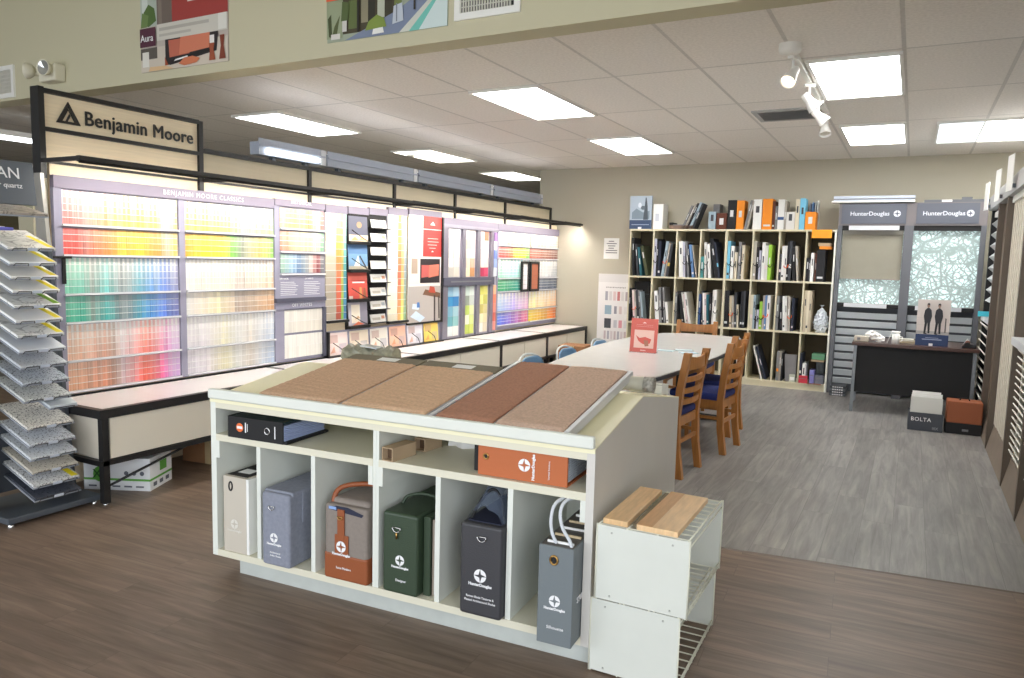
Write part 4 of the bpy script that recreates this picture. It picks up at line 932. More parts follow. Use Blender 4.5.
# 3 taupe and tan bag
t = bag('sample_bag', .655, -.01, Z0, .215, .42, .325, F_taupe, 'taupe fabric sample bag with tan leather base, third cubby from left of the island')
MB().box((-.003,-.003,-.0005),(.218,.425,.115)).build('leather_base', F_tan, t, bevel=.01, seg=3)
f = MB(); f.box((.055,-.006,.11),(.125,-.001,.20)); f.box((.070,-.008,.18),(.105,-.001,.31)); f.build('strap', F_tan, t, bevel=.002)
handle_ring(t, .088,-.008,.285, mat('brass', rgb(190,150,90), .3, 1), .012)
logo(t, .09,-.0075,.15,.024); text('Luxe Modern', .014, M_inkwhite, t, FRONT(.10,-.0042,.055))
MB().box((.01,.03,.30),(.205,.30,.345)).build('top_flap', F_taupe, t, bevel=.018, seg=3)
f = MB(); f.add([(.02,-.0012,.303),(.19,-.0012,.29),(.20,-.0012,.302),(.12,-.0012,.322),(.06,-.0012,.322),(.02,-.0012,.312)], [(0,1,2,3,4,5)]); f.build('opening', mat('navy_inside', rgb(36,40,62), .6), t)
MB().box((.022,-.002,.304),(.06,-.0012,.316)).build('swatch', mat('swatch_blue', rgb(140,170,220), .5), t)
f = MB(); f.tube(smooth([(.02,.03,.30),(.015,.05,.36),(.04,.08,.385),(.12,.12,.395),(.2,.14,.39),(.21,.16,.34)]), .011, 8); f.build('handle', F_tan, t)
# 4 green bag and neighbours
t = bag('sample_bag', .948, -.01, Z0, .165, .43, .34, F_green, 'dark green leatherette sample bag with brass ring, fourth cubby from left of the island')
handle_ring(t, .07,-.001,.285, M_chrome, .019); f = MB(); f.tube([(.07,-.006,.262),(.072,-.007,.235)], .004, 6); f.build('buckle', mat('brass', rgb(190,150,90), .3, 1), t)
logo(t, .085,-.002,.145,.021); text('Designer', .014, M_inkwhite, t, FRONT(.09,-.002,.06))
f = MB(); f.tube(smooth([(.02,.12,.34),(.03,.13,.37),(.08,.16,.38),(.15,.17,.375),(.16,.18,.34)]), .007, 8); f.build('handle', F_green, t)
t = bag('sample_folder', 1.118, .03, Z0, .032, .42, .33, F_green, 'thin green sample folder beside the dark green bag in the island', bev=.003); MB().box((.003,-.001,.01),(.029,.0,.32)).build('spine_edge', F_green, t)
t = bag('sample_folder', 1.153, .04, Z0, .028, .40, .32, mat('taupe_board', rgb(150,138,126), .8), 'thin taupe sample folder squeezed against the island divider', bev=.003); MB().box((.012,-.001,.01),(.016,.0,.31)).build('page_edge', M_paper, t)
# 5 charcoal bag
t = bag('sample_bag', 1.318, -.03, Z0, .178, .40, .365, F_char, 'charcoal sample bag with clear plastic bag on top, fifth cubby of the island')
handle_ring(t, .095,-.001,.325, M_chrome, .019); logo(t, .09,-.002,.165,.026); text('Roman Shade Textures &', .0135, M_inkwhite, t, FRONT(.09,-.002,.078) @ Matrix.Diagonal((.85,.9,1,1))); text('Pleated Architectural Shades', .0135, M_inkwhite, t, FRONT(.09,-.002,.062) @ Matrix.Diagonal((.85,.9,1,1))); 
mb = MB(); pk = []
for i in range(9):
    for j in range(9):
        u, v = i/8, j/8; h = .367+.13*math.sin(PI*u)**.7*math.sin(PI*(.15+.85*v))*(1+.15*math.sin(i*2.1+j*1.3))
        pk.append((.01+u*.155, .03+v*.33, min(h,.505)))
mb.add(pk, [(j+i*9, j+1+i*9, j+1+(i+1)*9, j+(i+1)*9) for i in range(8) for j in range(8)], None, None, True)
mb.build('plastic_bag', mat('clear_plastic', rgb(120,134,158), .12, alpha=.38), t)
MB().box((.02,.03,.355),(.16,.37,.368)).build('lining', mat('navy_inside', rgb(36,40,62), .6), t)
f = MB(); f.tube(smooth([(.02,.05,.36),(.05,.07,.44),(.09,.1,.49),(.13,.1,.44),(.16,.06,.36)]), .006, 6); f.build('handle', M_blackmatte, t)
# 6 grey bag with rope handles
t = bag('sample_bag', 1.672, -.095, Z0, .132, .42, .365, F_grey, 'grey sample box with white rope handles, last cubby on the right of the island', bev=.003)
MB().box((.006,.006,.35),(.126,.414,.366)).build('contents', mat('box_contents', rgb(96,92,88), .7), t)
for k in range(5): MB().box((.02,.03+k*.075,.366),(.12,.036+k*.075,.374)).build('card', mat('card_edge', rgb(206,186,150), .7) if k % 2 else M_paper, t)
f = MB(); f.tube([(.059+.014*math.cos(a),-.002,.315+.016*math.sin(a)) for a in [2*PI*k/14 for k in range(14)]], .004, 6, closed=True); f.build('ring', mat('brass', rgb(190,150,90), .3, 1), t)
MB().lathe([(0,0),(.012,.0)], 12, None, MR((.059,-.001,.315), rx=PI/2)).build('hole', M_blackmatte, t)
logo(t, .066,-.002,.165,.021); text('Silhouette', .016, M_inkwhite, t, FRONT(.07,-.002,.065)); 
text('STUDIO', .030, M_inkwhite, t, TM((.1335,.10,.16),(0,1,0),(0,0,1)))
for (x0, x1, y0) in ((.03,.02,.04),(.115,.05,.02)):
    f = MB()
    if x0 < .1: f.tube(smooth([(.055,.03,.366),(.035,.03,.40),(.025,.04,.45),(.03,.06,.50),(.05,.10,.512),(.06,.2,.50),(.06,.3,.45),(.055,.34,.37)]), .0065, 8)
    else: f.tube(smooth([(.118,.02,.36),(.105,.03,.385),(.07,.04,.42),(.055,.05,.47),(.06,.08,.51),(.09,.14,.51),(.11,.22,.48),(.115,.3,.40),(.115,.33,.37)]), .0065, 8)
    f.build('rope_handle', mat('white_rope', rgb(206,210,216), .7), t)
# upper shelf: black binder
ZS2 = .6655
t = empty('ring_binder', tuple(iw(.118,-.012,ZS2)), RZ+.02, 'black lever binder lying on its side on the upper left shelf of the island', 'binder')
MB().box((0,0,0),(.33,.29,.012)).build('cover', F_char if False else M_blackmatte, t, bevel=.003); MB().box((0,0,.085),(.31,.29,.097)).build('cover', mat('teal_black_cover', rgb(34,52,60), .3), t, bevel=.003); MB().box((0,.0,.0),(.012,.29,.097)).build('spine', M_blackmatte, t)
MB().box((0.0,-.003,.0),(.31,.005,.097)).build('front_edge', M_blackmatte, t, bevel=.002)
f = MB()
for k in range(12): f.box((.04,.006,.014+k*.0055),(.315-.004*(k % 3),.28,.018+k*.0055))
f.build('pages', mat('blue_white_pages', rgb(176,190,226), .5), t)
f = MB(); f.add([(.07+.020*math.cos(a),-.004,.05+.020*math.sin(a)) for a in [2*PI*k/20 for k in range(20)]], [tuple(range(20))]); f.build('orange_badge', mat('orange_print', rgb(226,110,50), .5), t)
f = MB(); f.box((.055,-.0048,.044),(.085,-.004,.056)); f.box((.10,-.004,.03),(.106,-.0035,.075)); f.box((.112,-.004,.035),(.115,-.0035,.07)); f.box((.265,-.004,.02),(.27,-.0035,.075)); f.build('lettering', M_inkwhite, t)
f = MB(); f.tube([(.225+.014*math.cos(a),-.004,.05+.014*math.sin(a)) for a in [2*PI*k/18 for k in range(18)]], .003, 6, closed=True); f.build('finger_ring', M_chrome, t)
# orange binder
t = empty('ring_binder', tuple(iw(1.362,.02,ZS2)), RZ, 'orange lever binder lying on the upper right shelf of the island', 'binder')
M_or = mat('burnt_orange_cloth', rgb(184,102,58), .6, bump=.1)
MB().box((0,0,0),(.366,.012,.116)).build('spine', M_or, t, bevel=.003); MB().box((0,.006,0),(.366,.30,.006)).build('cover', M_or, t); MB().box((0,.006,.108),(.366,.32,.116)).build('cover', mat('blue_cover', rgb(50,84,140), .35), t)
f = MB()
for k in range(10): f.box((.02,.02,.012+k*.009),(.360,.29,.018+k*.009))
f.build('pages', mat('grey_white_pages', rgb(196,204,214), .5), t)
f = MB(); f.tube([(.035+.010*math.cos(a),-.002,.075+.010*math.sin(a)) for a in [2*PI*k/14 for k in range(14)]], .003, 6, closed=True); f.build('finger_ring', mat('brass', rgb(190,150,90), .3, 1), t)
MB().lathe([(0,0),(.010,.0)], 12, None, MR((.035,-.001,.075), rx=PI/2)).build('hole', M_blackmatte, t)
logo(t, .195,-.0015,.062,.024, False); text('HunterDouglas', .016, M_inkwhite, t, TM((.232,-.0015,.058),(0,0,-1),(1,0,0)) if False else TM((.232,-.0015,.058),(0,0,1),(-1,0,0)), bold=.0006); text('Vertical Solutions', .010, M_inkwhite, t, TM((.295,-.0015,.055),(0,0,1),(-1,0,0)))
t = empty('dark_folder', tuple(iw(1.325,.06,ZS2)), RZ, 'dark upright folder edge standing left of the orange binder', 'folder')
MB().box((0,0,0),(.022,.24,.14)).build('cover', M_blackmatte, t, bevel=.002); MB().box((.022,.01,.005),(.028,.23,.13)).build('pages', M_paper, t)
# square cardboard tubes
def sqtube(s, t0, L_, lab, rz=0):
    t = empty('cardboard_tube', tuple(iw(s,t0,ZS2)), RZ+rz, lab, 'cardboard tube', 'square cardboard tubes'); k = .056
    f = MB(); f.box((0,0,0),(k,L_,.004)); f.box((0,0,k-.004),(k,L_,k)); f.box((0,0,.004),(.004,L_,k-.004)); f.box((k-.004,0,.004),(k,L_,k-.004)); f.build('sleeve', mat('kraft_board', rgb(178,154,124), .85, var=.08), t)
    MB().box((.006,.03,.006),(k-.006,.034,k-.006)).build('end_flap', mat('kraft_dark', rgb(96,74,54), .9), t)
sqtube(.935,.0,.15,'square kraft cardboard tube nearest the shelf front in the island',-.12)
sqtube(.965,.20,.12,'square kraft cardboard tube behind the nearer one on the island shelf',-.12)
t = empty('paper_stack', tuple(iw(1.05,.34,ZS2)), RZ, 'white crumpled paper standing at the back of the upper right island shelf', 'paper')
mb = MB(); vs = [(i*.028, .02*math.sin(i*1.7)+j*.012, .0+j*.035) for j in range(5) for i in range(9)]
mb.add(vs, [(j*9+i, j*9+i+1, (j+1)*9+i+1, (j+1)*9+i) for j in range(4) for i in range(8)], None, None, True).build('sheet', M_paper, t)

# ================================================================== WIRE CRATES
def crate(s, t0, z, rz, W_, D_, H_, lab):
    t = empty('wire_crate', tuple(iw(s,t0,z)), RZ+rz, lab, 'crate', 'white wire crates stacked beside the island')
    M_wire = mat('white_wire', rgb(222,222,206), .4); M_pan = mat('white_crate_panel', rgb(214,217,209), .5, var=.02)
    MB().box((0,0,.006),(W_,.012,H_-.004)).build('front_panel', M_pan, t, bevel=.002); MB().box((0,D_-.012,.006),(W_,D_,H_-.004)).build('rear_panel', M_pan, t, bevel=.002)
    for nm, z_ in (('bottom_grid', .006), ('top_grid', H_-.004)):
        f = MB()
        for x in (.004,.33*W_,.66*W_,W_-.004): f.tube([(x,0,z_),(x,D_,z_)], .0034, 6)
        n = 11
        for k in range(n): f.tube([(0,.012+k*(D_-.024)/(n-1),z_),(W_,.012+k*(D_-.024)/(n-1),z_)], .0026, 6)
        if z_ < .1:
            f.tube([(W_,0,.028),(W_,D_,.028)], .0028, 6)
            for k in range(n): f.tube([(W_,.012+k*(D_-.024)/(n-1),.006),(W_,.012+k*(D_-.024)/(n-1),.028)], .0018, 6)
        else:
            f.tube([(W_,0,H_-.026),(W_,D_,H_-.026)], .0028, 6)
        f.build(nm, M_wire, t)
    f = MB()
    for p in ((W_+.002,.0),(W_+.002,D_),(-.002,.0),(-.002,D_)): f.tube([(p[0],p[1],.004),(p[0],p[1],H_)], .003, 6)
    f.build('corner_wires', M_wire, t)
    f = MB()
    for x in (.05,W_-.06):
        for zz in (.02,H_-.03): f.box((x,-.003,zz),(x+.006,0,zz+.006))
    f.build('screws', mat('screw', rgb(176,178,172), .4, .3), t)
    return t
crate(1.841,.01,.0,-.045,.322,.57,.282,'lower white wire crate on the floor beside the island')
crate(1.862,-.015,.2875,-.055,.328,.50,.282,'upper white wire crate holding wood samples, on top of the lower crate')
def wood(s0, s1, t0, t1, z0, z1, m, lab, rz=0, bands=None):
    t = empty('flooring_sample', tuple(iw(s0,t0,z0)), RZ+rz, lab, 'flooring sample', 'flooring samples on the crate'); 
    MB().box((0,0,0),(s1-s0,t1-t0,z1-z0)).build('plank', m, t, bevel=.002)
    if bands: 
        for a, b, c in bands: MB().box((a,0.0005,z1-z0),(b,t1-t0-.0005,z1-z0+.0008)).build('strip', c, t)
M_w1 = mat('honey_floor_wood', rgb(222,184,136), .4, var=.12, vscale=14, stretch=(6,.8,1)); M_w2 = mat('tan_floor_wood', rgb(230,194,148), .4, var=.10, vscale=14, stretch=(6,.8,1)); M_w3 = mat('brown_floor_wood', rgb(206,160,112), .4, var=.1, vscale=14, stretch=(6,.8,1))
ZT = .5735
wood(1.882,1.972,-.02,.41,ZT,ZT+.02,M_w1,'narrow honey wood flooring sample on the upper crate, against the island',-.045)
wood(1.982,1.998,0.0,.41,ZT,ZT+.010,mat('greyed_wood', rgb(120,110,88), .7, var=.2, vscale=20),'thin greyed wood strip between the two flooring samples on the crate',-.05)
wood(2.005,2.150,-.03,.40,ZT,ZT+.02,M_w2,'wide two-tone wood flooring sample with a brown strip, on the upper crate',-.055,[(0.0,.055,M_w3)])

# ================================================================== TABLE AND CHAIRS
out = [(-1.62,4.43),(-1.46,4.50),(-1.41,4.75),(-1.37,5.3),(-1.34,6.0),(-1.34,6.7),(-1.42,7.35),(-1.50,7.78),(-1.72,7.88),(-2.12,7.88),(-2.30,7.72),(-2.42,7.3),(-2.46,6.6),(-2.43,6.0),(-2.34,5.3),(-2.26,4.72),(-2.20,4.50),(-2.10,4.43)]
tb = empty('conference_table', (0,0,0), 0, 'long boat-shaped pale grey meeting table with dark edge, behind the island', 'table')
def offs(pts, k):
    cx_ = sum(p[0] for p in pts)/len(pts); cy_ = sum(p[1] for p in pts)/len(pts)
    return [(cx_+(p[0]-cx_)*k, cy_+(p[1]-cy_)*(1-(1-k)*.4)) for p in pts]
MB().prism(out, 2, .722, .748).build('edge_band', mat('dark_edge', rgb(52,58,66), .4), tb)
MB().prism(offs(out,.985), 2, .748, .753).build('tabletop', mat('pale_laminate', rgb(206,206,204), .22, var=.02), tb)
for y in (5.15,7.15):
    b = MB().tube([(-1.93,y,.05),(-1.93,y,.722)], .045, 16).build('pedestal', M_blackmatte, tb)
    f = MB(); f.box((-2.32,y-.035,.008),(-1.54,y+.035,.05)); f.box((-1.965,y-.38,.008),(-1.895,y+.38,.05)); f.build('foot', M_blackmatte, b, bevel=.01)
    MB().box((-2.25,y-.3,.70),(-1.6,y+.3,.722)).build('bracket', M_blackmatte, b)

def make_chair(label):
    c = empty('dining_chair', (0,0,0), 0, label, 'chair', 'ladder-back wooden chairs at the table')
    HW = .195
    def rear(x):
        s = MB(); path = [(x,-.235,0),(x,-.205,.2),(x,-.195,.43),(x,-.213,.63),(x,-.255,.885)]
        for (p, q) in zip(path[:-1], path[1:]):
            w_ = .021; d_ = .024
            vs = [(p[0]-w_,p[1]-d_,p[2]),(p[0]+w_,p[1]-d_,p[2]),(p[0]+w_,p[1]+d_,p[2]),(p[0]-w_,p[1]+d_,p[2]),(q[0]-w_,q[1]-d_,q[2]),(q[0]+w_,q[1]-d_,q[2]),(q[0]+w_,q[1]+d_,q[2]),(q[0]-w_,q[1]+d_,q[2])]
            s.add(vs, [(0,3,2,1),(4,5,6,7),(0,1,5,4),(1,2,6,5),(2,3,7,6),(3,0,4,7)])
        return s
    for x in (-HW, HW): rear(x).build('leg', M_oak, c)
    for x in (-HW-.005, HW+.005):
        MB().add([(x-.016,.184,0),(x+.016,.184,0),(x+.016,.216,0),(x-.016,.216,0),(x-.02,.178,.42),(x+.02,.178,.42),(x+.02,.22,.42),(x-.02,.22,.42)], [(0,3,2,1),(4,5,6,7),(0,1,5,4),(1,2,6,5),(2,3,7,6),(3,0,4,7)]).build('leg', M_oak, c)
    f = MB(); f.box((-HW+.018,-.205,.36),(HW-.018,-.185,.425)); f.box((-HW+.018,.19,.36),(HW-.018,.21,.425))
    for x in (-HW,HW): f.box((x-.01,-.185,.36),(x+.01,.19,.425))
    f.build('seat_frame', M_oak, c)
    s = MB(); n = 12
    MB().box((-.215,-.2,.422),(.215,.225,.478)).build('seat', M_blueseat, c, bevel=.02, seg=3)
    def slat(z, h, dip=0):
        s = MB(); n = 10; yb = lambda zz: -.195-.067*max(0,(zz-.43))/.5
        for k in range(n):
            x0, x1 = -HW+.012+(2*HW-.024)*k/n, -HW+.012+(2*HW-.024)*(k+1)/n
            def yy(x): return yb(z)-.03*(1-(x/HW)**2)
            def zt(x): return z+h-dip*(1-(x/HW)**2)
            vs = []
            for x in (x0, x1): vs += [(x,yy(x)-.008,z),(x,yy(x)+.008,z),(x,yy(x)+.008,zt(x)),(x,yy(x)-.008,zt(x))]
            fs = [(0,1,5,4),(1,2,6,5),(2,3,7,6),(3,0,4,7)]
            if k == 0: fs.append((3,2,1,0))
            if k == n-1: fs.append((4,5,6,7))
            s.add(vs, fs)
        return s
    slat(.762,.10,.02).build('slat', M_oak, c)
    for z in (.675,.595,.515): slat(z,.036,0).build('slat', M_oak, c)
    f = MB(); f.box((-HW+.018,-.214,.24),(HW-.018,-.196,.268)); f.build('stretcher', M_oak, c)
    f = MB(); f.box((-HW+.018,.19,.20),(HW-.018,.208,.228)); f.build('stretcher', M_oak, c)
    for x in (-HW, HW): MB().box((x-.009,-.20,.27),(x+.009,.19,.295)).build('stretcher', M_oak, c)
    return c
ch = make_chair('wooden ladder-back chair with blue seat, nearest the island on the aisle side of the table')
spots = [(-1.55,5.235,PI/2-.08,None),(-1.44,6.085,PI/2-.08,'wooden ladder-back chair with blue seat, second from the island on the aisle side'),
 (-1.54,6.72,PI/2-.06,'wooden ladder-back chair with blue seat, farthest on the aisle side of the table'),
 (-2.0,7.74,PI+.03,'wooden ladder-back chair at the far head of the table before the bookcase')]
for i, (x, y, r, lab) in enumerate(spots):
    o = ch if i == 0 else copy_tree(ch)
    o.location = (x, y, 0); o.rotation_euler = (0,0,r)
    if lab: o['label'] = lab
def make_blue(label):
    c = empty('stacking_chair', (0,0,0), 0, label, 'chair', 'pale blue chairs on the paint wall side of the table')
    M_bl = mat('pale_blue_plastic', rgb(120,160,196), .4); M_lf = mat('light_frame', rgb(206,210,208), .35, .3)
    def shell(rows, nm, th=.012):
        s = MB(); n = 10; R_ = len(rows)
        for sgn in (0, 1):
            for (hw, y, z, cv) in rows:
                for k in range(n+1):
                    u = -1+2*k/n; s.v.append((u*hw, y-cv*(1-u*u)-sgn*th, z))
        off = R_*(n+1)
        for r in range(R_-1):
            for k in range(n):
                a = r*(n+1)+k
                s.f.append([a,a+1,a+n+2,a+n+1]); s.f.append([off+a,off+a+n+1,off+a+n+2,off+a+1]); s.c += [None,None]; s.sm += [True,True]
        for k in range(n):
            a = k; s.f.append([a,off+a,off+a+1,a+1]); a = (R_-1)*(n+1)+k; s.f.append([a,a+1,off+a+1,off+a]); s.c += [None,None]; s.sm += [False,False]
        for r in range(R_-1):
            for k in (0, n):
                a = r*(n+1)+k; b = a+n+1; s.f.append([a,b,off+b,off+a]); s.c.append(None); s.sm.append(False)
        return s.build(nm, M_bl, c)
    shell([(.17,-.19,.50,.03),(.20,-.20,.56,.045),(.21,-.22,.66,.05),(.205,-.235,.72,.05),(.18,-.245,.765,.045),(.12,-.25,.79,.03)], 'backrest')
    MB().box((-.205,-.19,.425),(.205,.22,.455)).build('seat', M_bl, c, bevel=.014, seg=3)
    f = MB(); f.tube([(-.2,-.19,.43),(-.222,-.225,.6),(-.215,-.262,.72),(-.16,-.285,.785),(-.08,-.30,.805),(.0,-.305,.81),(.08,-.30,.805),(.16,-.285,.785),(.215,-.262,.72),(.222,-.225,.6),(.2,-.19,.43)], .009, 8); f.build('back_frame', M_lf, c)
    for x in (-.19,.19):
        MB().tube([(x,.19,.43),(x*1.12,.23,0)], .011, 8).build('leg', M_lf, c); MB().tube([(x,-.17,.43),(x*1.12,-.25,0)], .011, 8).build('leg', M_lf, c)
    return c
cb = make_blue('pale blue chair on the paint wall side, nearest the island'); cb.scale = (.9,.9,.94)
for i, (x, y, r, lab) in enumerate(((-2.33,5.13,-PI/2,None),(-2.33,5.81,-PI/2,'pale blue chair on the paint wall side, middle of three'),(-2.33,6.57,-PI/2,'pale blue chair on the paint wall side, farthest from the island'))):
    o = cb if i == 0 else copy_tree(cb); o.location = (x, y, 0); o.rotation_euler = (0,0,r)
    if lab: o['label'] = lab
# red placard on the table
t = empty('tabletop_sign', (-2.03,5.89,.7535), .08, 'salmon red sign in a clear stand on the meeting table', 'sign')
t.rotation_euler = (0,0,.05)
w_, h_ = .225, .28; rm = Matrix.Rotation(-.12,4,'X')
mb = MB().box((0,-.004,0),(w_,0,h_), rgb(214,104,92)); patches(mb, w_, h_, [(.14,.13,.88,.66,(238,196,184)),([(.2,.5),(.34,.42),(.55,.46),(.78,.40),(.74,.28),(.6,.22),(.44,.26),(.3,.34)],(214,96,84)),([(.5,.36),(.66,.36),(.7,.2),(.56,.18)],(176,120,96)),(.2,.76,.82,.765,(240,200,190)),(.2,.81,.82,.815,(240,200,190)),([(.42,.86),(.5,.9),(.58,.86)],(244,220,212)),(.4,.05,.6,.075,(240,200,190))], -.0046)
mb.v = [tuple(rm @ Vector(p)) for p in mb.v]; mb.build('printed_sheet', M_v, t)
MB().box((.0,-.03,0),(w_,.05,.004)).build('stand_base', mat('clear_acrylic', rgb(230,236,240), .05, alpha=.35), t)
for k, (x, y, c) in enumerate(((-1.80,6.15,(190,214,222)),(-1.68,6.28,(200,220,228)),(-1.60,6.12,(186,212,226)))):  # thin pale blue sheets added in place of reflections on the tabletop
    o = MB().box((-.07,-.05,0),(.07,.05,.004)).build('leaflet', mat(f'pale_blue_reflection_{k}', rgb(*c), .3)); o.location = (x, y, .7535+.0002); o.rotation_euler = (0,0,.3*k)
    tag(o, f'pale blue sheet standing for a reflection on the meeting table, {ordinal(k)} from the red sign', 'leaflet', 'pale blue reflection sheets on the table')

# ================================================================== BOOKCASE
YK = 9.56; ZR = [.075,.695,1.305,1.92]; CXB = [-3.356,-3.04,-2.728,-2.416,-2.092,-1.769,-1.455,-1.14,-.824]
bk = empty('bookcase', (-3.356,YK,0), 0, 'wide cream cubby bookcase of three rows and eight columns against the back wall', 'bookcase')
X0 = -3.356; WB = 2.532; DB = .40
M_bk = mat('bookcase_cream', rgb(214,206,178), .5)
for j in (.0,1.264): 
    for z in ZR: MB().box((j+.016,0,z-.012),(j+1.250,DB,z+.010)).build('shelf', M_bk, bk)
    for x in (j, j+1.25): MB().box((x,-.0005,0),(x+.016 if x < 2.5 else x+.02,DB,ZR[3]+.0104)).build('side_panel', M_bk if x < 2.4 else mat('bookcase_end', rgb(222,222,212), .5), bk)
    for k in (1,2,3):
        for z0, z1 in zip(ZR[:-1], ZR[1:]): MB().box((j+.016+k*.309-.009,.001,z0+.010),(j+.016+k*.309+.009,DB,z1-.012)).build('divider', M_bk, bk)
    MB().box((j+.016,.012,0),(j+1.25,.03,ZR[0]-.012)).build('plinth', M_bk, bk)
MB().box((0.001,DB-.006,.07),(WB-.001,DB-.0005,1.915)).build('back_board', mat('bookcase_back', rgb(84,74,54), .8), bk)
CELL = []
for k in range(8):
    j = 0 if k < 4 else 1.264; kk = k % 4
    a = X0+j+.016+kk*.309+(.009 if kk else 0); b = X0+j+.016+(kk+1)*.309-.009 if kk < 3 else X0+j+1.25
    CELL.append((a, b))
C = dict(w=(232,232,230), W=(214,212,208), l=(186,186,204), k=(30,30,34), n=(38,44,62), d=(58,60,66), g=(128,128,130), t=(70,140,140), T=(36,92,104), e=(196,182,158), E=(216,206,184), o=(232,140,40), b=(96,130,176), B=(60,90,140), s=(150,168,180), G=(150,196,70), r=(96,52,36), v=(70,76,52), y=(210,180,90), c=(120,190,220), h=(166,160,150), p=(226,206,206))
CN = dict(w='white', W='off-white', l='lilac-grey', k='black', n='navy', d='dark grey', g='mid grey', t='teal', T='dark teal', e='beige', E='cream', o='orange', b='blue', B='deep blue', s='grey-blue', G='lime green', r='brown', v='olive', y='mustard', c='light blue', h='taupe', p='pinkish white')
USED = {}
def sample_book(x, z, w_, h_, lean_, c, depth, label, group, strap=None, pivot=None, mark=None, y=None):
    """x = left edge of the foot; lean_ in degrees, positive leans top to the right"""
    col = C[c]; mb = MB(); cc = rgb(*jit(col,.03))
    hard = random.random() < .5
    th = min(.004, w_*.14)
    mb.box((0,0,0),(w_,th,h_), cc); mb.box((0,th,0),(th,depth,h_), cc); mb.box((w_-th,th,0),(w_,depth,h_), cc)
    mb.box((th,th,.004),(w_-th,depth-.006,h_-.008), rgb(226,222,212) if c not in 'kndr' else rgb(150,150,150))
    if mark:
        mc = rgb(*C[mark]) if mark in C else rgb(230,90,40)
        mb.box((.001,-.0006,h_*.32),(w_-.001,0,h_*.42), mc)
    else:
        q = random.random(); lc = rgb(70,70,76) if sum(col) > 480 else rgb(214,214,216)
        z1 = h_*random.uniform(.55,.8); mb.box((w_*.3,-.0005,z1-.06),(w_*.7,0,z1+.02), lc) if q < .7 else mb.box((w_*.15,-.0005,h_*.1),(w_*.85,0,h_*.16), lc)
    t = empty('sample_book', (0,0,0), 0, label, 'sample book', group)
    a = math.radians(lean_)
    o = mb.build('cover', M_vm, t)
    y = YK+.015 if y is None else y
    if lean_ <= 0: t.location = (x, y, z+.0005); t.rotation_euler = (0, a, 0)
    else:
        o.location = (-w_,0,0); t.location = (x+w_*math.cos(a), y, z+.0005); t.rotation_euler = (0, a, 0)
    if strap:
        f = MB(); xx = w_/2-(w_ if lean_ > 0 else 0)
        f.tube([(xx-.015,-.001,h_*.42),(xx-.01,-.022,h_*.40),(xx+.012,-.026,h_*.36),(xx+.03,-.02,h_*.40),(xx+.034,-.006,h_*.46)], .005, 6)
        f.build('strap', M_blackmatte if strap == 1 else mat('orange_strap', rgb(236,96,40), .6), t)
    return t
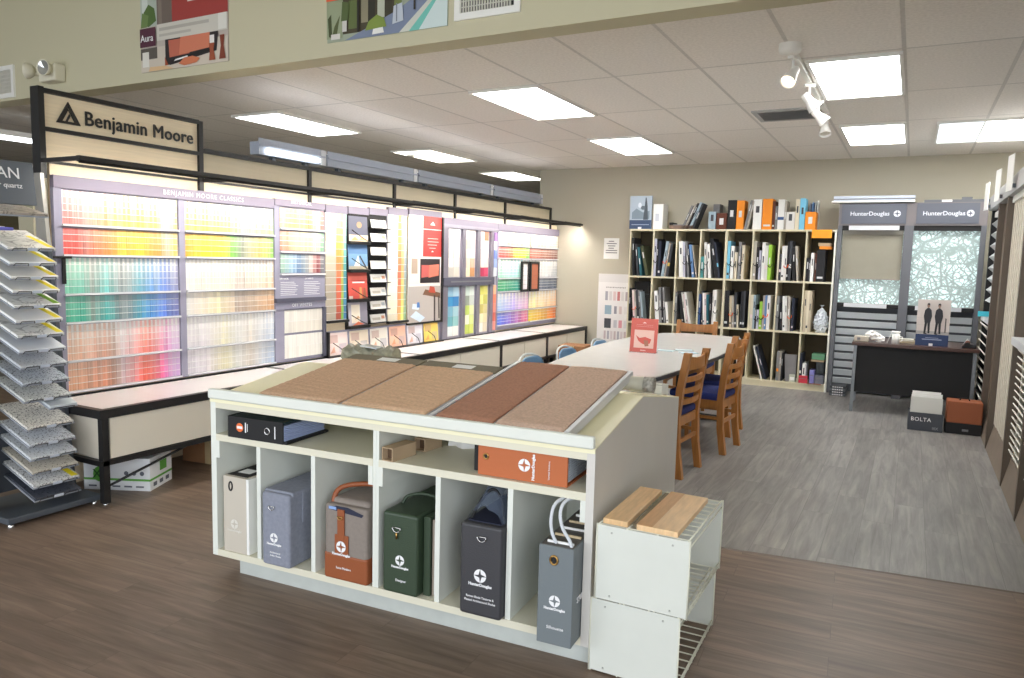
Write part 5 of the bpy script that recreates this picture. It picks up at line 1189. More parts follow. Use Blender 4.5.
# cell contents: (code, width, height, lean, gap-before, strap, mark)
ROW = {0: [ # top row
 [('k',.03,.50,-3,.01,0,None),('d',.022,.42,-6,.03,0,None),('T',.03,.38,-8,.015,0,None),('v',.04,.40,-13,.03,0,None),('y',.014,.28,-22,.04,0,None)],
 [('l',.03,.49,0,.0,1,None),('k',.018,.49,0,.004,0,None),('n',.034,.46,0,.003,0,None),('s',.034,.46,7,.012,2,None),('h',.018,.44,7,.008,0,None),('d',.03,.43,7,.006,0,'y')],
 [('w',.05,.46,-3,.03,0,None),('l',.028,.45,-3,.003,1,None),('g',.022,.46,-6,.014,0,None),('k',.014,.44,-6,.003,1,None),('b',.032,.42,-8,.008,0,None),('h',.014,.42,-10,.01,0,None)],
 [('t',.036,.27,0,.0,1,None),('W',.028,.45,-2,.01,1,None),('w',.036,.43,-5,.006,0,None),('k',.04,.50,-10,.03,0,None),('n',.02,.46,-10,.004,0,'c')],
 [('c',.034,.47,0,.0,1,None),('k',.006,.40,0,.002,0,None),('w',.036,.41,0,.003,1,None),('E',.034,.33,0,.010,0,None),('g',.030,.46,0,.012,1,None),('n',.008,.40,0,.002,0,None),('E',.030,.42,0,.002,0,None)],
 [('h',.034,.47,0,.0,1,None),('k',.03,.40,0,.003,1,None),('l',.024,.36,0,.002,0,None),('w',.036,.46,0,.008,0,None),('W',.034,.42,0,.002,0,'p'),('G',.036,.43,0,.003,1,None)],
 [('d',.024,.32,0,.0,0,'p'),('w',.028,.42,0,.003,0,None),('W',.026,.42,0,.002,2,None),('k',.020,.47,0,.003,0,None),('d',.030,.48,0,.003,1,'w'),('k',.028,.40,-3,.006,0,None),('h',.024,.42,-5,.010,0,None)],
 [('k',.03,.28,0,.0,0,None),('d',.012,.26,0,.002,0,None),('w',.036,.34,0,.004,0,None),('r',.012,.34,0,.014,0,None),('k',.09,.38,0,.004,0,None)]],
 1: [
 [('k',.02,.44,0,.0,0,None),('p',.024,.42,-5,.03,2,None),('h',.018,.40,-5,.006,0,None),('d',.03,.42,-5,.006,1,None),('g',.018,.42,-6,.004,0,None),('s',.022,.40,-7,.004,0,None)],
 [('w',.05,.42,-5,.05,1,None),('g',.030,.47,-4,.006,0,None),('k',.018,.44,-4,.003,1,None),('g',.02,.47,-5,.003,0,None),('w',.028,.28,-7,.012,0,None)],
 [('g',.024,.42,0,.0,1,None),('k',.03,.40,-8,.05,0,None),('W',.018,.42,-10,.006,0,None),('p',.014,.40,-10,.004,0,None),('w',.026,.42,-11,.006,0,None)],
 [('B',.026,.40,0,.0,1,None),('n',.012,.44,-2,.012,0,None),('w',.020,.42,-3,.004,0,None),('p',.020,.41,-3,.003,0,None),('T',.028,.40,-3,.004,0,None),('k',.018,.42,-2,.008,0,None),('W',.016,.46,0,.006,0,None),('w',.032,.46,0,.003,1,None)],
 [('k',.05,.46,0,.0,1,None),('e',.028,.40,-2,.012,2,None),('h',.024,.40,-3,.003,0,None),('d',.024,.44,-2,.003,1,None),('E',.022,.29,-3,.004,0,None),('k',.03,.46,0,.012,0,None),('d',.022,.46,0,.003,0,None)],
 [('E',.030,.42,0,.0,0,'p'),('s',.024,.42,0,.003,0,None),('k',.016,.30,0,.002,1,None),('l',.026,.24,0,.003,0,None),('G',.032,.34,0,.006,1,None),('h',.022,.42,0,.004,0,'o'),('b',.020,.42,0,.003,2,None),('w',.036,.42,0,.006,0,None)],
 [('g',.028,.42,0,.0,1,None),('k',.03,.34,-3,.012,0,None),('w',.026,.42,-3,.004,0,None),('W',.022,.42,-3,.003,0,None),('h',.03,.42,-2,.004,2,None),('n',.026,.40,0,.008,0,None)],
 [('e',.030,.50,0,.004,0,None),('E',.026,.50,0,.001,0,None),('e',.026,.50,0,.001,0,None)]],
 2: [
 [], [('w',.02,.38,-6,.05,0,None),('d',.026,.36,-6,.01,0,None)], [], [],
 [('k',.03,.42,0,.1,0,None),('W',.018,.40,-8,.06,0,None),('n',.018,.38,-4,.02,0,None)],
 [('W',.02,.42,-16,.13,0,'p'),('n',.024,.42,-18,.02,0,None),('d',.03,.40,-20,.016,0,None)],
 [('g',.030,.36,0,.04,0,'o'),('h',.022,.36,0,.003,0,None),('k',.014,.34,0,.003,0,None)],
 [('n',.022,.36,0,.0,0,'w'),('w',.036,.24,0,.012,0,None)]]}
RNAME = ['top', 'middle', 'bottom']; CNAME = ['first','second','third','fourth','fifth','sixth','seventh','eighth']
for r in range(3):
    z = ZR[2-r]+.010
    for k, items in enumerate(ROW[r]):
        a, b = CELL[k]; x = a+.003
        pt, ph = 0.0, 1.0
        for q, (c, w_, h_, ln, gap, st, mk) in enumerate(items):
            tl_ = math.tan(math.radians(-ln)); sep = max(0, min(h_, ph)*(tl_-pt))
            x += max(gap*.4, .001)+sep if sep > .004 else gap
            if x+w_/math.cos(math.radians(ln)) > b-.002: break
            lab = f"{CN[c]} sample book, {ordinal(q)} from left in the {CNAME[k]} cubby of the {RNAME[r]} row"
            sample_book(x, z, w_, h_, ln, c, .30+random.uniform(-.03,.03), lab, f'sample books in the {RNAME[r]} row of the bookcase', st, None, mk)
            x += w_/math.cos(math.radians(abs(ln))); pt, ph = tl_, h_
# extra things in cubbies
def blk(name, a, b, m, lab, cat, bevel=.003, child=None):
    t = empty(name, a, 0, lab, cat); MB().box((0,0,0),(b[0]-a[0],b[1]-a[1],b[2]-a[2])).build('body', m, t, bevel=bevel)
    return t
z2 = ZR[1]+.0105; z3 = ZR[0]+.0105; z1 = ZR[2]+.0105
a, b = CELL[0]; t = blk('black_box', (a+.02,YK+.16,z2),(a+.23,YK+.36,z2+.53), M_blackmatte, 'black box at the back of the first cubby, middle row', 'box'); MB().box((.0,-.002,.36),(.21,0,.365)).build('lid_seam', M_steel, t)
a, b = CELL[7]
# plastic bag in cubby 8 middle
t = empty('plastic_bag', (a+.20,YK+.12,z2), 0, 'crumpled translucent white plastic bag in the last cubby of the middle row', 'plastic bag')
mb = MB(); n, m_n = 20, 14; vs = []
for j in range(m_n+1):
    v = j/m_n; z = .33*v; rr = .085*(math.sin(PI*min(1,.15+v*.95))**.6 if v < .93 else .35)
    for k in range(n):
        q = .9*rr*(1+.18*math.sin(k*3+j*1.7)+.12*math.sin(k*7-j*2.3)); vs.append((q*math.cos(2*PI*k/n), q*.9*math.sin(2*PI*k/n), z))
fs = [(j*n+k, j*n+(k+1) % n, (j+1)*n+(k+1) % n, (j+1)*n+k) for j in range(m_n) for k in range(n)]+[tuple(range(n))[::-1], tuple(range(m_n*n,(m_n+1)*n))]
mb.add(vs, fs, None, None, False).build('bag', mat('milky_plastic', rgb(222,228,236), .2, alpha=.9), t)
# top-right cubby extras and orange notice
t = blk('folded_cloth', (a+.135,YK+.03,z1+.385),(a+.265,YK+.25,z1+.42), mat('orange_cloth', rgb(232,140,40), .7), 'orange and tan folded pieces on the black case, last cubby of the top row', 'folded samples'); MB().box((-.015,.0,.036),(.12,.2,.075)).build('tan_piece', mat('tan_cloth', rgb(184,160,130), .8), t, bevel=.004)
t = empty('paper_notice', (a+.045,YK-.003,1.795), 0, 'orange paper notice hanging from the top right corner of the bookcase', 'notice')
MB().box((0,-.001,.035),(.22,.0,.135)).build('sheet', mat('orange_paper', rgb(250,160,30), .6), t); f = MB()
for k in range(5): f.box((.03,-.0016,.045+k*.016),(.19-.02*(k % 2),-.001,.047+k*.016))
f.build('small_print', mat('orange_ink', rgb(206,120,30), .6), t)
# bottom row extras
a, b = CELL[6]
t = empty('grey_panel', (a+.15,YK+.05,z3), 0, 'grey flat sample panel leaning in the seventh cubby of the bottom row', 'sample panel')
MB().prism([(.0,.0),(.12,.0),(.12,.33),(-.02,.33)], 1, 0, .03).build('panel', mat('grey_board', rgb(132,130,132), .6, var=.06), t)
t = blk('small_box', (a+.20,YK+.02,z3),(a+.27,YK+.048,z3+.09), mat('cream_box', rgb(190,192,178), .6), 'small cream box at the foot of the grey sample panel', 'box', .004); MB().box((.01,-.001,.02),(.06,0,.06)).build('label', M_paper, t)
a, b = CELL[7]
for (x0,x1,zz0,zz1,c,lab,y0) in ((.0,.10,0,.09,(200,50,70),'red box at the foot of the navy folder, bottom right cubby',-.012),(.115,.17,0,.16,(130,130,196),'periwinkle blue box in the bottom right cubby',.02),(.175,.275,0,.11,(104,108,122),'slate grey box in the bottom right cubby, beneath the dark bundle',.02),
   (.125,.27,.29,.36,(96,150,116),'green box on top of the bundle in the bottom right cubby',.05)):
    t = blk('small_box', (a+.004+x0,YK+y0+.01,z3+zz0),(a+.004+x1,YK+y0+(.04 if c[0]==200 else .2),z3+zz1), mat('bx_%d'%c[0], rgb(*c), .6), lab, 'box', .004); MB().box((.008,-.001,(zz1-zz0)*.6),((x1-x0)-.008,0,(zz1-zz0)*.66)).build('stripe', M_inkgrey, t)
for o in list(bpy.data.objects):
    if o.get('label') == 'off-white': pass
t = blk('dark_bundle', (a+.18,YK+.05,z3+.112),(a+.275,YK+.22,z3+.285), mat('dark_bundle', rgb(62,68,72), .8, bump=.5), 'dark grey bundle between the slate box and the green box, bottom right cubby', 'bundle', .03); MB().box((-.055,.0,.155),(.09,.17,.174)).build('board', mat('tan_cloth', rgb(184,160,130), .8), t)
t = blk('brown_folder', (a+.10,YK-.02,ZR[0]-.001+.0115),(a+.26,YK+.008,ZR[0]+.016), mat('brown_leather', rgb(150,84,50), .6), 'flat brown folder poking out of the bottom right cubby', 'folder', .002)

# --- on top of the bookcase
ZT3 = ZR[3]+.011
t = poster('display_card', (-3.375,YK+.03,ZT3), 0, .30, .43, (150,164,180), [(0,.26,1,1,(168,182,196)),([(.1,.3),(.9,.3),(.9,.55),(.6,.5),(.3,.62),(.1,.5)],(120,136,150)),([(.62,.28),(.84,.28),(.8,.7),(.74,.95),(.7,.95),(.66,.6)],(70,80,90)),(ell(.45,.72,.08,.08),(214,222,230)),(ell(.6,.64,.1,.06),(90,100,110)),(0,0,1,.27,(52,72,104)),(.1,.12,.9,.14,(150,166,190)),(.4,.0,.56,.06,(226,230,236))], 'blue-grey portrait display card with navy base on top of the bookcase, far left', 'display card', .02)
MB().box((.06,0,0),(.24,.10,.01)).build('foot', M_paper, t)
t = blk('white_binder', (-3.06,YK+.03,ZT3),(-2.93,YK+.26,ZT3+.325), M_paper, 'thick white binder on top of the bookcase beside the display card', 'binder'); MB().box((.03,-.001,.1),(.08,0,.2)).build('label', mat('pale_grey_label', rgb(200,204,214), .6), t)
t = blk('flat_tray', (-2.84,YK+.03,ZT3),(-2.52,YK+.25,ZT3+.05), mat('brown_tray', rgb(118,96,84), .6), 'flat low brown tray on top of the bookcase between binder and leaning books', 'tray'); MB().box((0,0,.05),(.05,.2,.085)).build('pad', M_blackmatte, t); MB().box((.05,.02,.05),(.3,.18,.062)).build('lid', mat('grey_board', rgb(132,130,132), .6), t)
TOP = [('g',.022,.32,22,-2.68,0,None),('h',.02,.34,22,-2.645,0,None),('k',.018,.35,22,-2.615,0,None),('s',.026,.36,22,-2.585,0,None),('d',.022,.34,20,-2.545,0,None),
 ('s',.09,.22,0,-2.335,0,None),('g',.085,.33,0,-2.335,0,None),('r',.125,.20,0,-2.235,0,None),('k',.10,.36,0,-2.10,0,None),('o',.09,.355,0,-1.99,0,None),
 ('g',.026,.36,11,-1.895,0,None),('h',.020,.35,11,-1.866,0,None),('w',.10,.365,0,-1.79,0,None),('o',.115,.37,0,-1.682,0,None),('r',.028,.34,0,-1.562,0,None),('g',.024,.28,0,-1.53,0,None),('w',.072,.36,0,-1.50,0,'B'),
 ('h',.022,.34,0,-1.425,0,None),('W',.095,.21,0,-1.40,0,None),('E',.045,.36,0,-1.30,0,None),('c',.058,.37,0,-1.25,0,None),('o',.115,.21,0,-1.185,0,None)]
for i, (c, w_, h_, ln, x, st, mk) in enumerate(TOP):
    yy = YK+.03+(.12 if (c in 'g' and w_ > .06) else 0)
    if c == 'g' and w_ > .06: yy = YK+.255; 
    sample_book(x, ZT3, w_, h_, ln, c, .22, f"{CN[c]} {'binder' if w_ > .07 else 'sample book'} on top of the bookcase, {ordinal(i)} from the flat tray", 'books and binders on top of the bookcase', st, None, mk, yy)
for i, x in enumerate((-1.17,-1.14,-1.11,-1.085)):
    o = MB().box((0,0,0),(.012,.18,.33+.01*i)).build('catalogue', mat('cat_%d'%i, rgb(*[(150,150,160),(110,150,200),(200,200,204),(232,232,232)][i]), .6)); o.location = (x, YK+.26, ZT3)
    tag(o, f'{["grey","blue","light grey","white"][i]} thin catalogue standing behind the orange holder on the bookcase', 'catalogue', 'thin catalogues behind the orange holder')

# --- notice and colour chart poster on back wall
t = empty('wall_notice', (-3.885,YB,1.53), 0, 'small white paper notice taped to the back wall left of the bookcase', 'notice')
MB().box((0,-.002,0),(.225,0,.29)).build('sheet', M_paper, t); f = MB()
for k, (a_, b_) in enumerate(((.07,.15),(.04,.19),(.06,.17),(.07,.15),(.03,.2),(.03,.2))): f.box((a_,-.0028,.24-k*.032),(b_,-.002,.252-k*.032))
f.build('small_print', M_inkgrey, t)
it = [(.0,.88,1,1,(214,212,212))]
for j in range(6): it.append((.22+j*.12,.62,.30+j*.12,.75,[(160,160,170),(206,202,204),(214,190,190),(196,120,120),(210,206,206),(170,160,166)][j]))
it.append((.22,.42,.42,.55,(140,164,180)))
for j in range(3): it.append((.5+j*.15,.43,.58+j*.15,.54,[(140,140,150),(206,190,190),(216,214,214)][j]))
it.append((.22,.22,.42,.36,(70,70,80)))
for j in range(3): it.append((.5+j*.15,.23,.6+j*.15,.34,[(190,190,196),(214,150,160),(206,206,210)][j]))
for j in range(7): it.append((.22+j*.1,.06,.28+j*.1,.18,[(196,180,184),(170,170,180),(210,200,204)][j % 3]))
for j in range(12): it.append((.25+j*.05,.80+.004*(j % 2),.28+j*.05,.815,(130,126,126)))
poster('colour_chart', (-3.93,YB-.03,.34), 0, .50, .98, (226,224,224), it, 'tall white colour chart poster standing against the wall left of the bookcase', 'poster', .012)

# ================================================================== WINDOW COVERING DISPLAYS (back wall)
M_hd = mat('taupe_header', rgb(118,112,114), .5); M_hdp = mat('slate_panel', rgb(92,96,108), .5); M_frm = mat('grey_frame', rgb(98,100,106), .5)
def branch_mat():
    m = bpy.data.materials.new('backlit_branches'); m.use_nodes = True; nt = m.node_tree; b = nt.nodes['Principled BSDF']; N = nt.nodes.new; L = nt.links.new
    tc = N('ShaderNodeTexCoord'); out_ = None
    prev = None
    for sc_, wd in ((2.4,.03),(5,.035),(9,.04),(17,.075)):
        nz = N('ShaderNodeTexNoise'); nz.inputs['Scale'].default_value = sc_*1.2; L(tc.outputs['Object'], nz.inputs['Vector'])
        mp = N('ShaderNodeMix'); mp.data_type = 'RGBA'; mp.blend_type = 'LINEAR_LIGHT'; mp.inputs['Factor'].default_value = .035; L(tc.outputs['Object'], mp.inputs['A']); L(nz.outputs['Color'], mp.inputs['B'])
        v = N('ShaderNodeTexVoronoi'); v.feature = 'DISTANCE_TO_EDGE'; v.inputs['Scale'].default_value = sc_; L(mp.outputs['Result'], v.inputs['Vector'])
        r = N('ShaderNodeMapRange'); r.inputs['From Min'].default_value = wd*.5; r.inputs['From Max'].default_value = wd*1.6; r.inputs['To Min'].default_value = .0; r.inputs['To Max'].default_value = 1; L(v.outputs['Distance'], r.inputs['Value'])
        if prev is None: prev = r.outputs[0]
        else:
            mm = N('ShaderNodeMath'); mm.operation = 'MINIMUM'; L(prev, mm.inputs[0]); L(r.outputs[0], mm.inputs[1]); prev = mm.outputs[0]
    cr = N('ShaderNodeMix'); cr.data_type = 'RGBA'; cr.inputs['A'].default_value = rgb(138,154,152); cr.inputs['B'].default_value = rgb(214,234,233); L(prev, cr.inputs['Factor'])
    L(cr.outputs['Result'], b.inputs['Base Color']); L(cr.outputs['Result'], b.inputs['Emission Color']); b.inputs['Emission Strength'].default_value = .38; b.inputs['Roughness'].default_value = .5
    return m
M_branch = branch_mat()
M_slat = mat('pale_blind_slat', rgb(214,220,224), .5)
YD = 9.58
def hd_unit(x0, x1, lab, shade_to, sx):
    t = empty('window_shade_display', (x0,YD,0), 0, lab, 'window covering display'); W_ = x1-x0
    MB().box((0,0,1.98),(W_,.22,2.235)).build('header_box', M_hd, t)
    MB().box((sx[0],-.012,2.0),(sx[1],0,2.225)).build('sign_panel', M_hdp, t)
    text('HunterDouglas', .066, mat('sign_white', rgb(226,230,240), .5), t, FRONT(sx[0]+(sx[1]-sx[0])*.44,-.014,2.112), fat=.0008)
    mbp = t; cxl = sx[0]+(sx[1]-sx[0])*.86
    logo(t, cxl, -.014, 2.113, .036, False, mat('sign_white', rgb(226,230,240), .5))
    MB().box((.0,0,0),(.045,.2,1.98)).build('side_frame', M_frm, t); MB().box((W_-.05,0,0),(W_,.2,1.98)).build('side_frame', M_frm, t)
    MB().box((.045,.09,1.08),(W_-.05,.11,1.93)).build('backlit_print', M_branch, t)
    MB().box((.045,.02,1.925),(W_-.05,.19,1.98)).build('head_rail', M_blackmatte, t)
    if shade_to:
        MB().box((.05,.05,shade_to),(W_-.055,.056,1.90)).build('shade', mat('taupe_shade', rgb(150,146,132), .9, bump=.2, bscale=300, var=.03), t)
        MB().box((.05,.03,1.88),(W_-.055,.085,1.925)).build('shade_rail', mat('shade_rail', rgb(150,146,136), .6), t); MB().box((.05,.044,shade_to-.014),(W_-.055,.062,shade_to)).build('bottom_rail', mat('shade_rail', rgb(150,146,136), .6), t)
        MB().box((.12,-.06,1.925),(W_-.1,-.01,1.975)).build('valance', mat('pale_metal', rgb(206,208,212), .4), t)
    else:
        for x in (.09,W_-.12): MB().tube([(x,.06,1.93),(x+.01,.05,1.955),(x+.03,.06,1.93)], .008, 6).build('hook', M_blackmatte, t)
    MB().box((.045,.02,1.035),(W_-.05,.15,1.075)).build('middle_rail', M_blackmatte, t); MB().box((.12,-.005,1.035),(W_-.17,.03,1.08)).build('valance', mat('pale_metal', rgb(190,192,200), .4), t)
    z = .965; 
    while z > .16:
        MB().box((.05,-.038,-.003),(W_-.055,.038,.003), None, MR((0,.07,z-.03), rx=-1.2)).build('blind_slat', M_slat, t); z -= .098
    MB().box((.045,.12,.02),(W_-.05,.13,1.03)).build('back_panel', mat('blind_back', rgb(74,78,84), .6), t)
    return t
u1 = hd_unit(-.815,-.075,'left window shade display with a half-lowered taupe shade, next to the bookcase',1.375,(.03,.70))
u2 = hd_unit(-.075,.665,'right window shade display with a bright full branch print, behind the desk',0,(.06,.66))
t = empty('light_valance', (-.90,YD-.05,2.24), 0, 'white ledge profile lying on top of the left window shade display', 'profile')
MB().box((0,0,0),(.86,.20,.02)).build('ledge', M_white, t); MB().box((.02,.02,.02),(.86,.2,.075)).build('profile', mat('blue_white_metal', rgb(196,206,222), .35), t); MB().box((.02,.01,.035),(.86,.02,.045)).build('groove', M_inkgrey, t)
t = empty('profile_bar', (.05,YD,2.236), 0, 'dark grey bar with small white label on top of the right window shade display', 'profile')
MB().box((0,.02,0),(.70,.1,.03)).build('bar', M_frm, t); MB().box((.17,.015,.004),(.27,.02,.028)).build('label', M_paper, t); MB().box((.36,.03,.03),(.46,.08,.055)).build('clip', M_frm, t)
# stacked magazines at the foot of left display
for k in range(4):
    o = MB().box((0,0,0),(.17,.22,.028)).build('magazine', mat('mag_%d'%(k % 2), rgb(*((54,58,64) if k % 2 else (92,96,102))), .6)); o.location = (-.765,YD-.225,.004+k*.0295)
    tag(o, f'dark flat sample box on the floor pile beside the bookcase, {["lowest","second from bottom","third from bottom","topmost"][k]}', 'sample box', 'dark boxes piled beside the bookcase'); 
    for q in range(5): MB().box((.03+q*.024,-.001,.008),(.045+q*.024,0,.020)).build('lettering', M_inkwhite, o)

# ================================================================== DESK
ds = empty('desk', (-.49,8.47,0), .02, 'black steel desk with dark brown top in front of the window shade displays', 'desk')
MB().box((-.02,-.02,.695),(1.115,.74,.728)).build('desk_top', mat('dark_brown_top', rgb(72,44,34), .3), ds, bevel=.004)
MB().box((.03,.03,.205),(1.07,.05,.695)).build('front_panel', M_blackmatte, ds)
for x in (0,1.065):
    for y in (0,.69): MB().box((x,y,0),(x+.03,y+.03,.695)).build('leg', mat('grey_metal_leg', rgb(130,134,138), .35, .5), ds)
MB().box((.03,.69,.45),(1.07,.705,.695)).build('rear_panel', M_blackmatte, ds)
def ondesk(name, x, y, lab, cat):
    return empty(name, (x,y,.7285), 0, lab, cat)
t = ondesk('keyboard_block', -.50,8.58,'beige sample block at the left corner of the desk', 'sample block'); MB().box((0,0,0),(.14,.08,.055)).build('body', mat('beige_box', rgb(196,188,174), .7), t, bevel=.006); MB().box((.03,-.001,.01),(.06,0,.04)).build('label', M_inkgrey, t)
t = ondesk('paper_roll', -.34,8.6,'white crumpled wrapped parcel on the desk', 'parcel')
mb = MB(); n = 14; vs = []
for i in range(9):
    u = i/8
    for k in range(n): q = (.045+.012*math.sin(k*3+i*2))*(math.sin(PI*(.1+.8*u))**.5); vs.append((-.06+u*.19+.0, q*math.cos(2*PI*k/n)*1.1+.03, .05+q*math.sin(2*PI*k/n)+.02*math.sin(u*5)))
mb.add(vs, [(i*n+k, i*n+(k+1) % n, (i+1)*n+(k+1) % n, (i+1)*n+k) for i in range(8) for k in range(n)]+[tuple(range(n)), tuple(range(8*n,9*n))]).build('wrapping', M_paper, t)
t = ondesk('folded_paper', -.19,8.58,'white folded paper standing open on the desk', 'paper'); MB().prism([(0,0),(.005,0),(.045,.12),(.10,.09),(.12,.12),(.04,.125)], 1, 0, .09).build('sheet', M_paper, t)
t = ondesk('mug', -.11,8.54,'white straight mug on the desk', 'mug'); MB().lathe([(0,0),(.036,0),(.038,.1),(.034,.1),(.032,.01),(0,.01)], 20).build('cup', M_white, t); MB().tube([(.036,0,.08),(.058,0,.075),(.06,0,.04),(.036,0,.025)], .005, 8).build('handle', M_white, t)
t = ondesk('book_pile', -.145,8.72,'low pile of tan papers on the desk beside the portrait sign', 'papers'); MB().box((0,0,0),(.21,.14,.02)).build('lower_stack', mat('tan_paper', rgb(190,176,150), .8), t); MB().box((.01,.01,.02),(.2,.13,.04)).build('upper_stack', mat('grey_paper', rgb(206,202,192), .8), t)
# portrait sign
w_, h_ = .29, .465
sup = lambda cx_: [([(cx_-.10,.27),(cx_-.045,.27),(cx_-.004,.50),(cx_-.08,.52)],(30,30,34)),([(cx_+.085,.27),(cx_+.03,.27),(cx_+.0,.50),(cx_+.08,.52)],(30,30,34)),([(cx_-.085,.50),(cx_+.085,.50),(cx_+.125,.64),(cx_+.10,.77),(cx_+.03,.82),(cx_-.03,.82),(cx_-.10,.77),(cx_-.125,.64)],(38,38,44)),(ell(cx_,.865,.04,.045),(150,120,104)),([(cx_-.042,.865),(cx_-.04,.91),(cx_,.93),(cx_+.04,.91),(cx_+.042,.865),(cx_,.895)],(34,30,30)),(ell(cx_-.05,.265,.06,.012),(24,24,26))]
t = poster('desk_sign', (.065,8.60,.7285), .02, w_, h_, (206,196,190), [(0,.26,1,.32,(170,164,160)),(0,.45,1,.455,(190,180,176)),(0,.6,1,.605,(190,180,176)),([(.86,.3),(.9,.3),(.9,.6),(.86,.62)],(90,86,84))]+sup(.33)+sup(.66)+[(0,0,1,.25,(36,56,96)),(.2,.13,.8,.15,(150,160,186)),(.3,.17,.7,.18,(150,160,186)),(.42,.0,.54,.055,(226,226,230))], 'sign with two people in dark suits above a navy base, standing on the desk', 'sign', .016)
MB().box((.05,0,0),(.26,.09,.01)).build('foot', M_white, t)
t = ondesk('tape_dispenser', .48,8.60,'small dark tape dispenser on the desk right of the portrait sign', 'tape dispenser'); MB().prism([(0,0),(.12,0),(.12,.03),(.08,.035),(.05,.06),(.02,.05),(0,.02)], 1, 0, .05).build('body', M_blackmatte, t, bevel=.004); MB().lathe([(0,-.012),(.024,-.012),(.024,.012),(0,.012)], 16, None, MR((.045,.025,.05), rx=PI/2)).build('roll', mat('brown_tape', rgb(120,70,50), .4), t)
t = ondesk('stapler', .49,8.8,'pale folded card standing behind the tape dispenser', 'card'); MB().prism([(0,0),(.004,0),(.045,.07),(.09,0),(.094,0),(.045,.078)], 1, 0, .06).build('card', M_paper, t)

# boxes by the desk
t = empty('sample_bin', (.055,7.82,0), .02, 'dark grey bin lettered BOLTA filled with white sample sheets, on the floor by the desk', 'bin')
Mb = mat('slate_bin', rgb(64,68,76), .5)
f = MB(); f.box((0,0,0),(.285,.008,.168)); f.box((0,.22,0),(.285,.228,.168)); f.box((0,.008,0),(.008,.22,.168)); f.box((.277,.008,0),(.285,.22,.168)); f.box((.008,.008,0),(.277,.22,.008)); f.build('bin', Mb, t)
text('BOLTA', .05, M_inkwhite, t, FRONT(.105,-.002,.105), spacing=1.1); text('IIIX', .035, mat('faint_print', rgb(150,154,160), .6), t, FRONT(.225,-.002,.03))
for k in range(4): MB().box((.012+.004*k,.03+k*.045,.01),(.272-.012*(k % 2),.042+k*.045,.31+.012*k)).build('sheet', M_paper if k else mat('off_white_sheet', rgb(220,220,214), .7), t)
t = empty('brown_case', (.365,7.86,0), .02, 'brown leather case on a black base on the floor, right of the BOLTA bin', 'case')
MB().box((0,0,.10),(.28,.2,.30)).build('case', mat('brown_leather', rgb(82,48,28), .5, bump=.1), t, bevel=.008, seg=3); MB().box((-.005,-.004,0),(.285,.205,.10)).build('base', M_blackmatte, t, bevel=.004); MB().tube([(.1,.1,.30),(.11,.1,.32),(.17,.1,.32),(.18,.1,.30)], .006, 8).build('handle', M_blackmatte, t); MB().box((.13,-.006,.03),(.18,-.004,.05)).build('logo_mark', M_inkgrey, t)

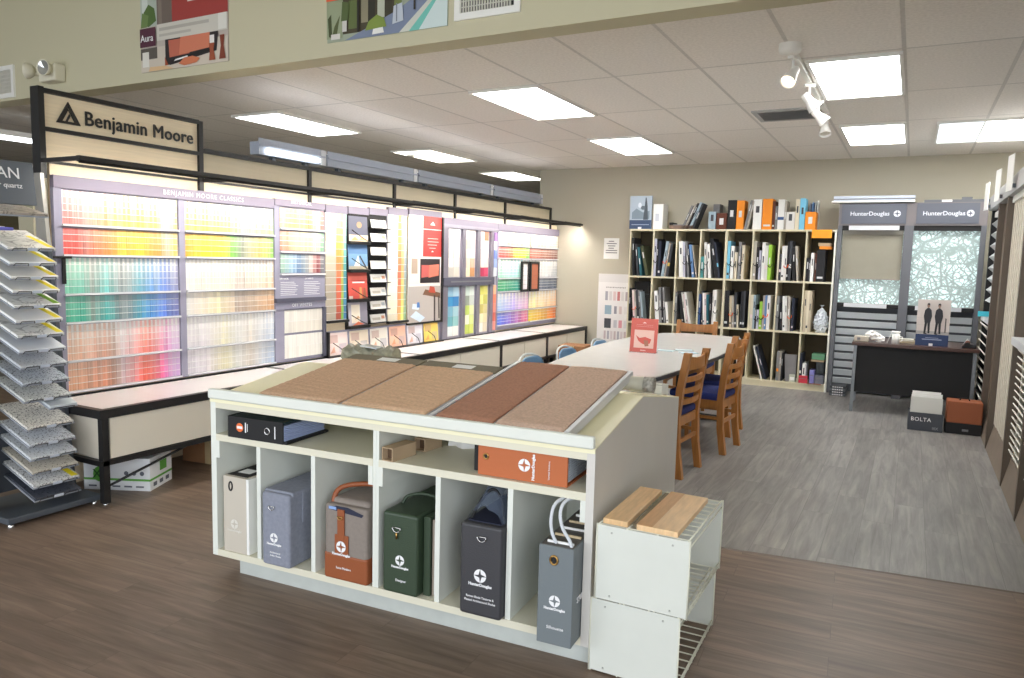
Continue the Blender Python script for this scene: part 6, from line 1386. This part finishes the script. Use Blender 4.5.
# ================================================================== RIGHT WALL WINDOW DISPLAYS
M_br = mat('bronze_frame', rgb(92,80,68), .45); M_kick = mat('kick_panel', rgb(128,116,104), .5, var=.05)
M_shut = mat('white_shutter', rgb(224,222,212), .4); M_crm = mat('cream_vertical', rgb(206,200,186), .6)
POST = [(.0,.0),(.42,0),(.42,2.10),(.0,2.10)]
def bay(y0, y1, lab, kind):
    t = empty('window_covering_bay', (.64,y0,0), 0, lab, 'window covering display', 'window covering bays along the right wall'); L_ = y1-y0
    MB().prism(POST, 1, 0, .05).build('post', M_br, t)
    MB().prism([(.004,.0),(.40,.0),(.40,.21),(.05,.21)], 1, .05, L_).build('kick_panel', M_kick, t)
    MB().box((-.01,0,2.10),(.42,L_,2.23)).build('header_box', mat('grey_header', rgb(168,168,170), .5), t)
    MB().box((.30,.05,.21),(.32,L_,2.10)).build('back_panel', mat('bronze_back', rgb(120,110,98), .6), t)
    if kind == 'shutter':
        for y in (.05, L_-.05):
            MB().box((.06,y,.21),(.10,y+.04,1.0)).build('stile', M_shut, t); MB().box((.06,y,1.06),(.10,y+.04,2.10)).build('stile', M_shut, t)
        MB().box((-.015,.05,1.0),(.10,L_,1.05)).build('ledge', mat('pale_metal', rgb(190,192,200), .4), t)
        f = MB(); z = .25
        while z < .98: f.box((-.04,.09,-.004),(.04,L_-.05,.004), None, MR((.05,0,z), ry=.85)); z += .046
        z = 1.10
        while z < 2.09: f.box((-.03,.09,-.003),(.03,L_-.05,.003), None, MR((.08,0,z), ry=1.15)); z += .05
        f.build('louvres', M_shut, t)
    elif kind == 'vertical':
        f = MB(); k = 0; y = .055
        while y < L_-.06: f.box((.045+(k % 2)*.010,y,.22),(.052+(k % 2)*.010,y+.07,2.05)); y += .062; k += 1
        f.build('vertical_slats', M_crm, t); MB().box((.03,.05,2.05),(.10,L_-.005,2.10)).build('head_rail', M_white, t)
    else:
        MB().prism(POST, 1, .72, .77).build('post', M_br, t)
        MB().box((.05,.05,.21),(.07,.72,2.10)).build('plain_panel', mat('bronze_panel', rgb(110,96,80), .5), t)
        f = MB(); z = 2.02; pts = []
        while z > 1.2: pts += [(.08,z),(.02,z-.055)]; z -= .11
        f.prism(pts+[(p[0]+.012,p[1]) for p in pts[::-1]], 1, .79, L_-.03).build('pleated_shade', mat('white_pleats', rgb(196,200,202), .6), t)
        MB().box((.04,.79,2.03),(.1,L_-.03,2.08)).build('head_rail', M_white, t); MB().box((.0,.78,1.00),(.1,L_-.02,1.05)).build('ledge', mat('pale_metal', rgb(190,192,200), .4), t)
        f = MB(); z = .26
        while z < .97: f.box((-.05,.83,-.005),(.05,L_-.05,.005), None, MR((.03,0,z), ry=.85)); z += .085
        f.build('louvres', M_shut, t); MB().box((.03,.78,.21),(.07,.83,.99)).build('stile', M_shut, t)
    return t
bay(4.60,5.27,'shutter display bay nearest the camera on the right wall','shutter')
bay(5.27,6.10,'white shutter display bay, second from the near end of the right wall','shutter')
bay(6.10,7.35,'cream vertical slat display bay in the middle of the right wall','vertical')
bay(7.35,9.0,'bronze-framed pleated shade and louvre bay at the far end of the right wall','pleat')
MB_end = empty('post_end', (.64,9.0,0), 0, 'tall dark post closing the far end of the right wall displays', 'post')
MB().prism([(.02,.0),(.42,0),(.42,2.10),(.02,2.10)], 1, 0, .06).build('post', M_blackmatte, MB_end); MB().box((.0,-.0,2.10),(.42,.06,2.22)).build('cap', mat('grey_header', rgb(168,168,170), .5), MB_end)
for k, (y, z0, w_) in enumerate(((6.75,2.10,.22),(7.7,2.10,.22),(8.85,2.10,.2))):
    t = empty('header_card', (.60,y,z0), 0, f'white information card on the right wall header, {["nearest","middle of three","farthest"][k]}', 'card', 'white cards on the right wall header')
    MB().box((0,0,0),(.006,w_*.8,.27), None, MR(rz=.12)).build('card', M_white, t); MB().box((.0,.02,.02),(.028,.05,.05)).build('clip', M_steel, t)
t = empty('price_tag', (.63,8.5,1.055), 0, 'turquoise tag clipped to the ledge of the far pleated shade bay', 'tag')
MB().box((-.05,0,.0),(.06,.008,.05)).build('tag', mat('turquoise', rgb(70,200,220), .5), t); MB().box((.0,.008,-.04),(.02,.016,.03)).build('clip', M_white, t)
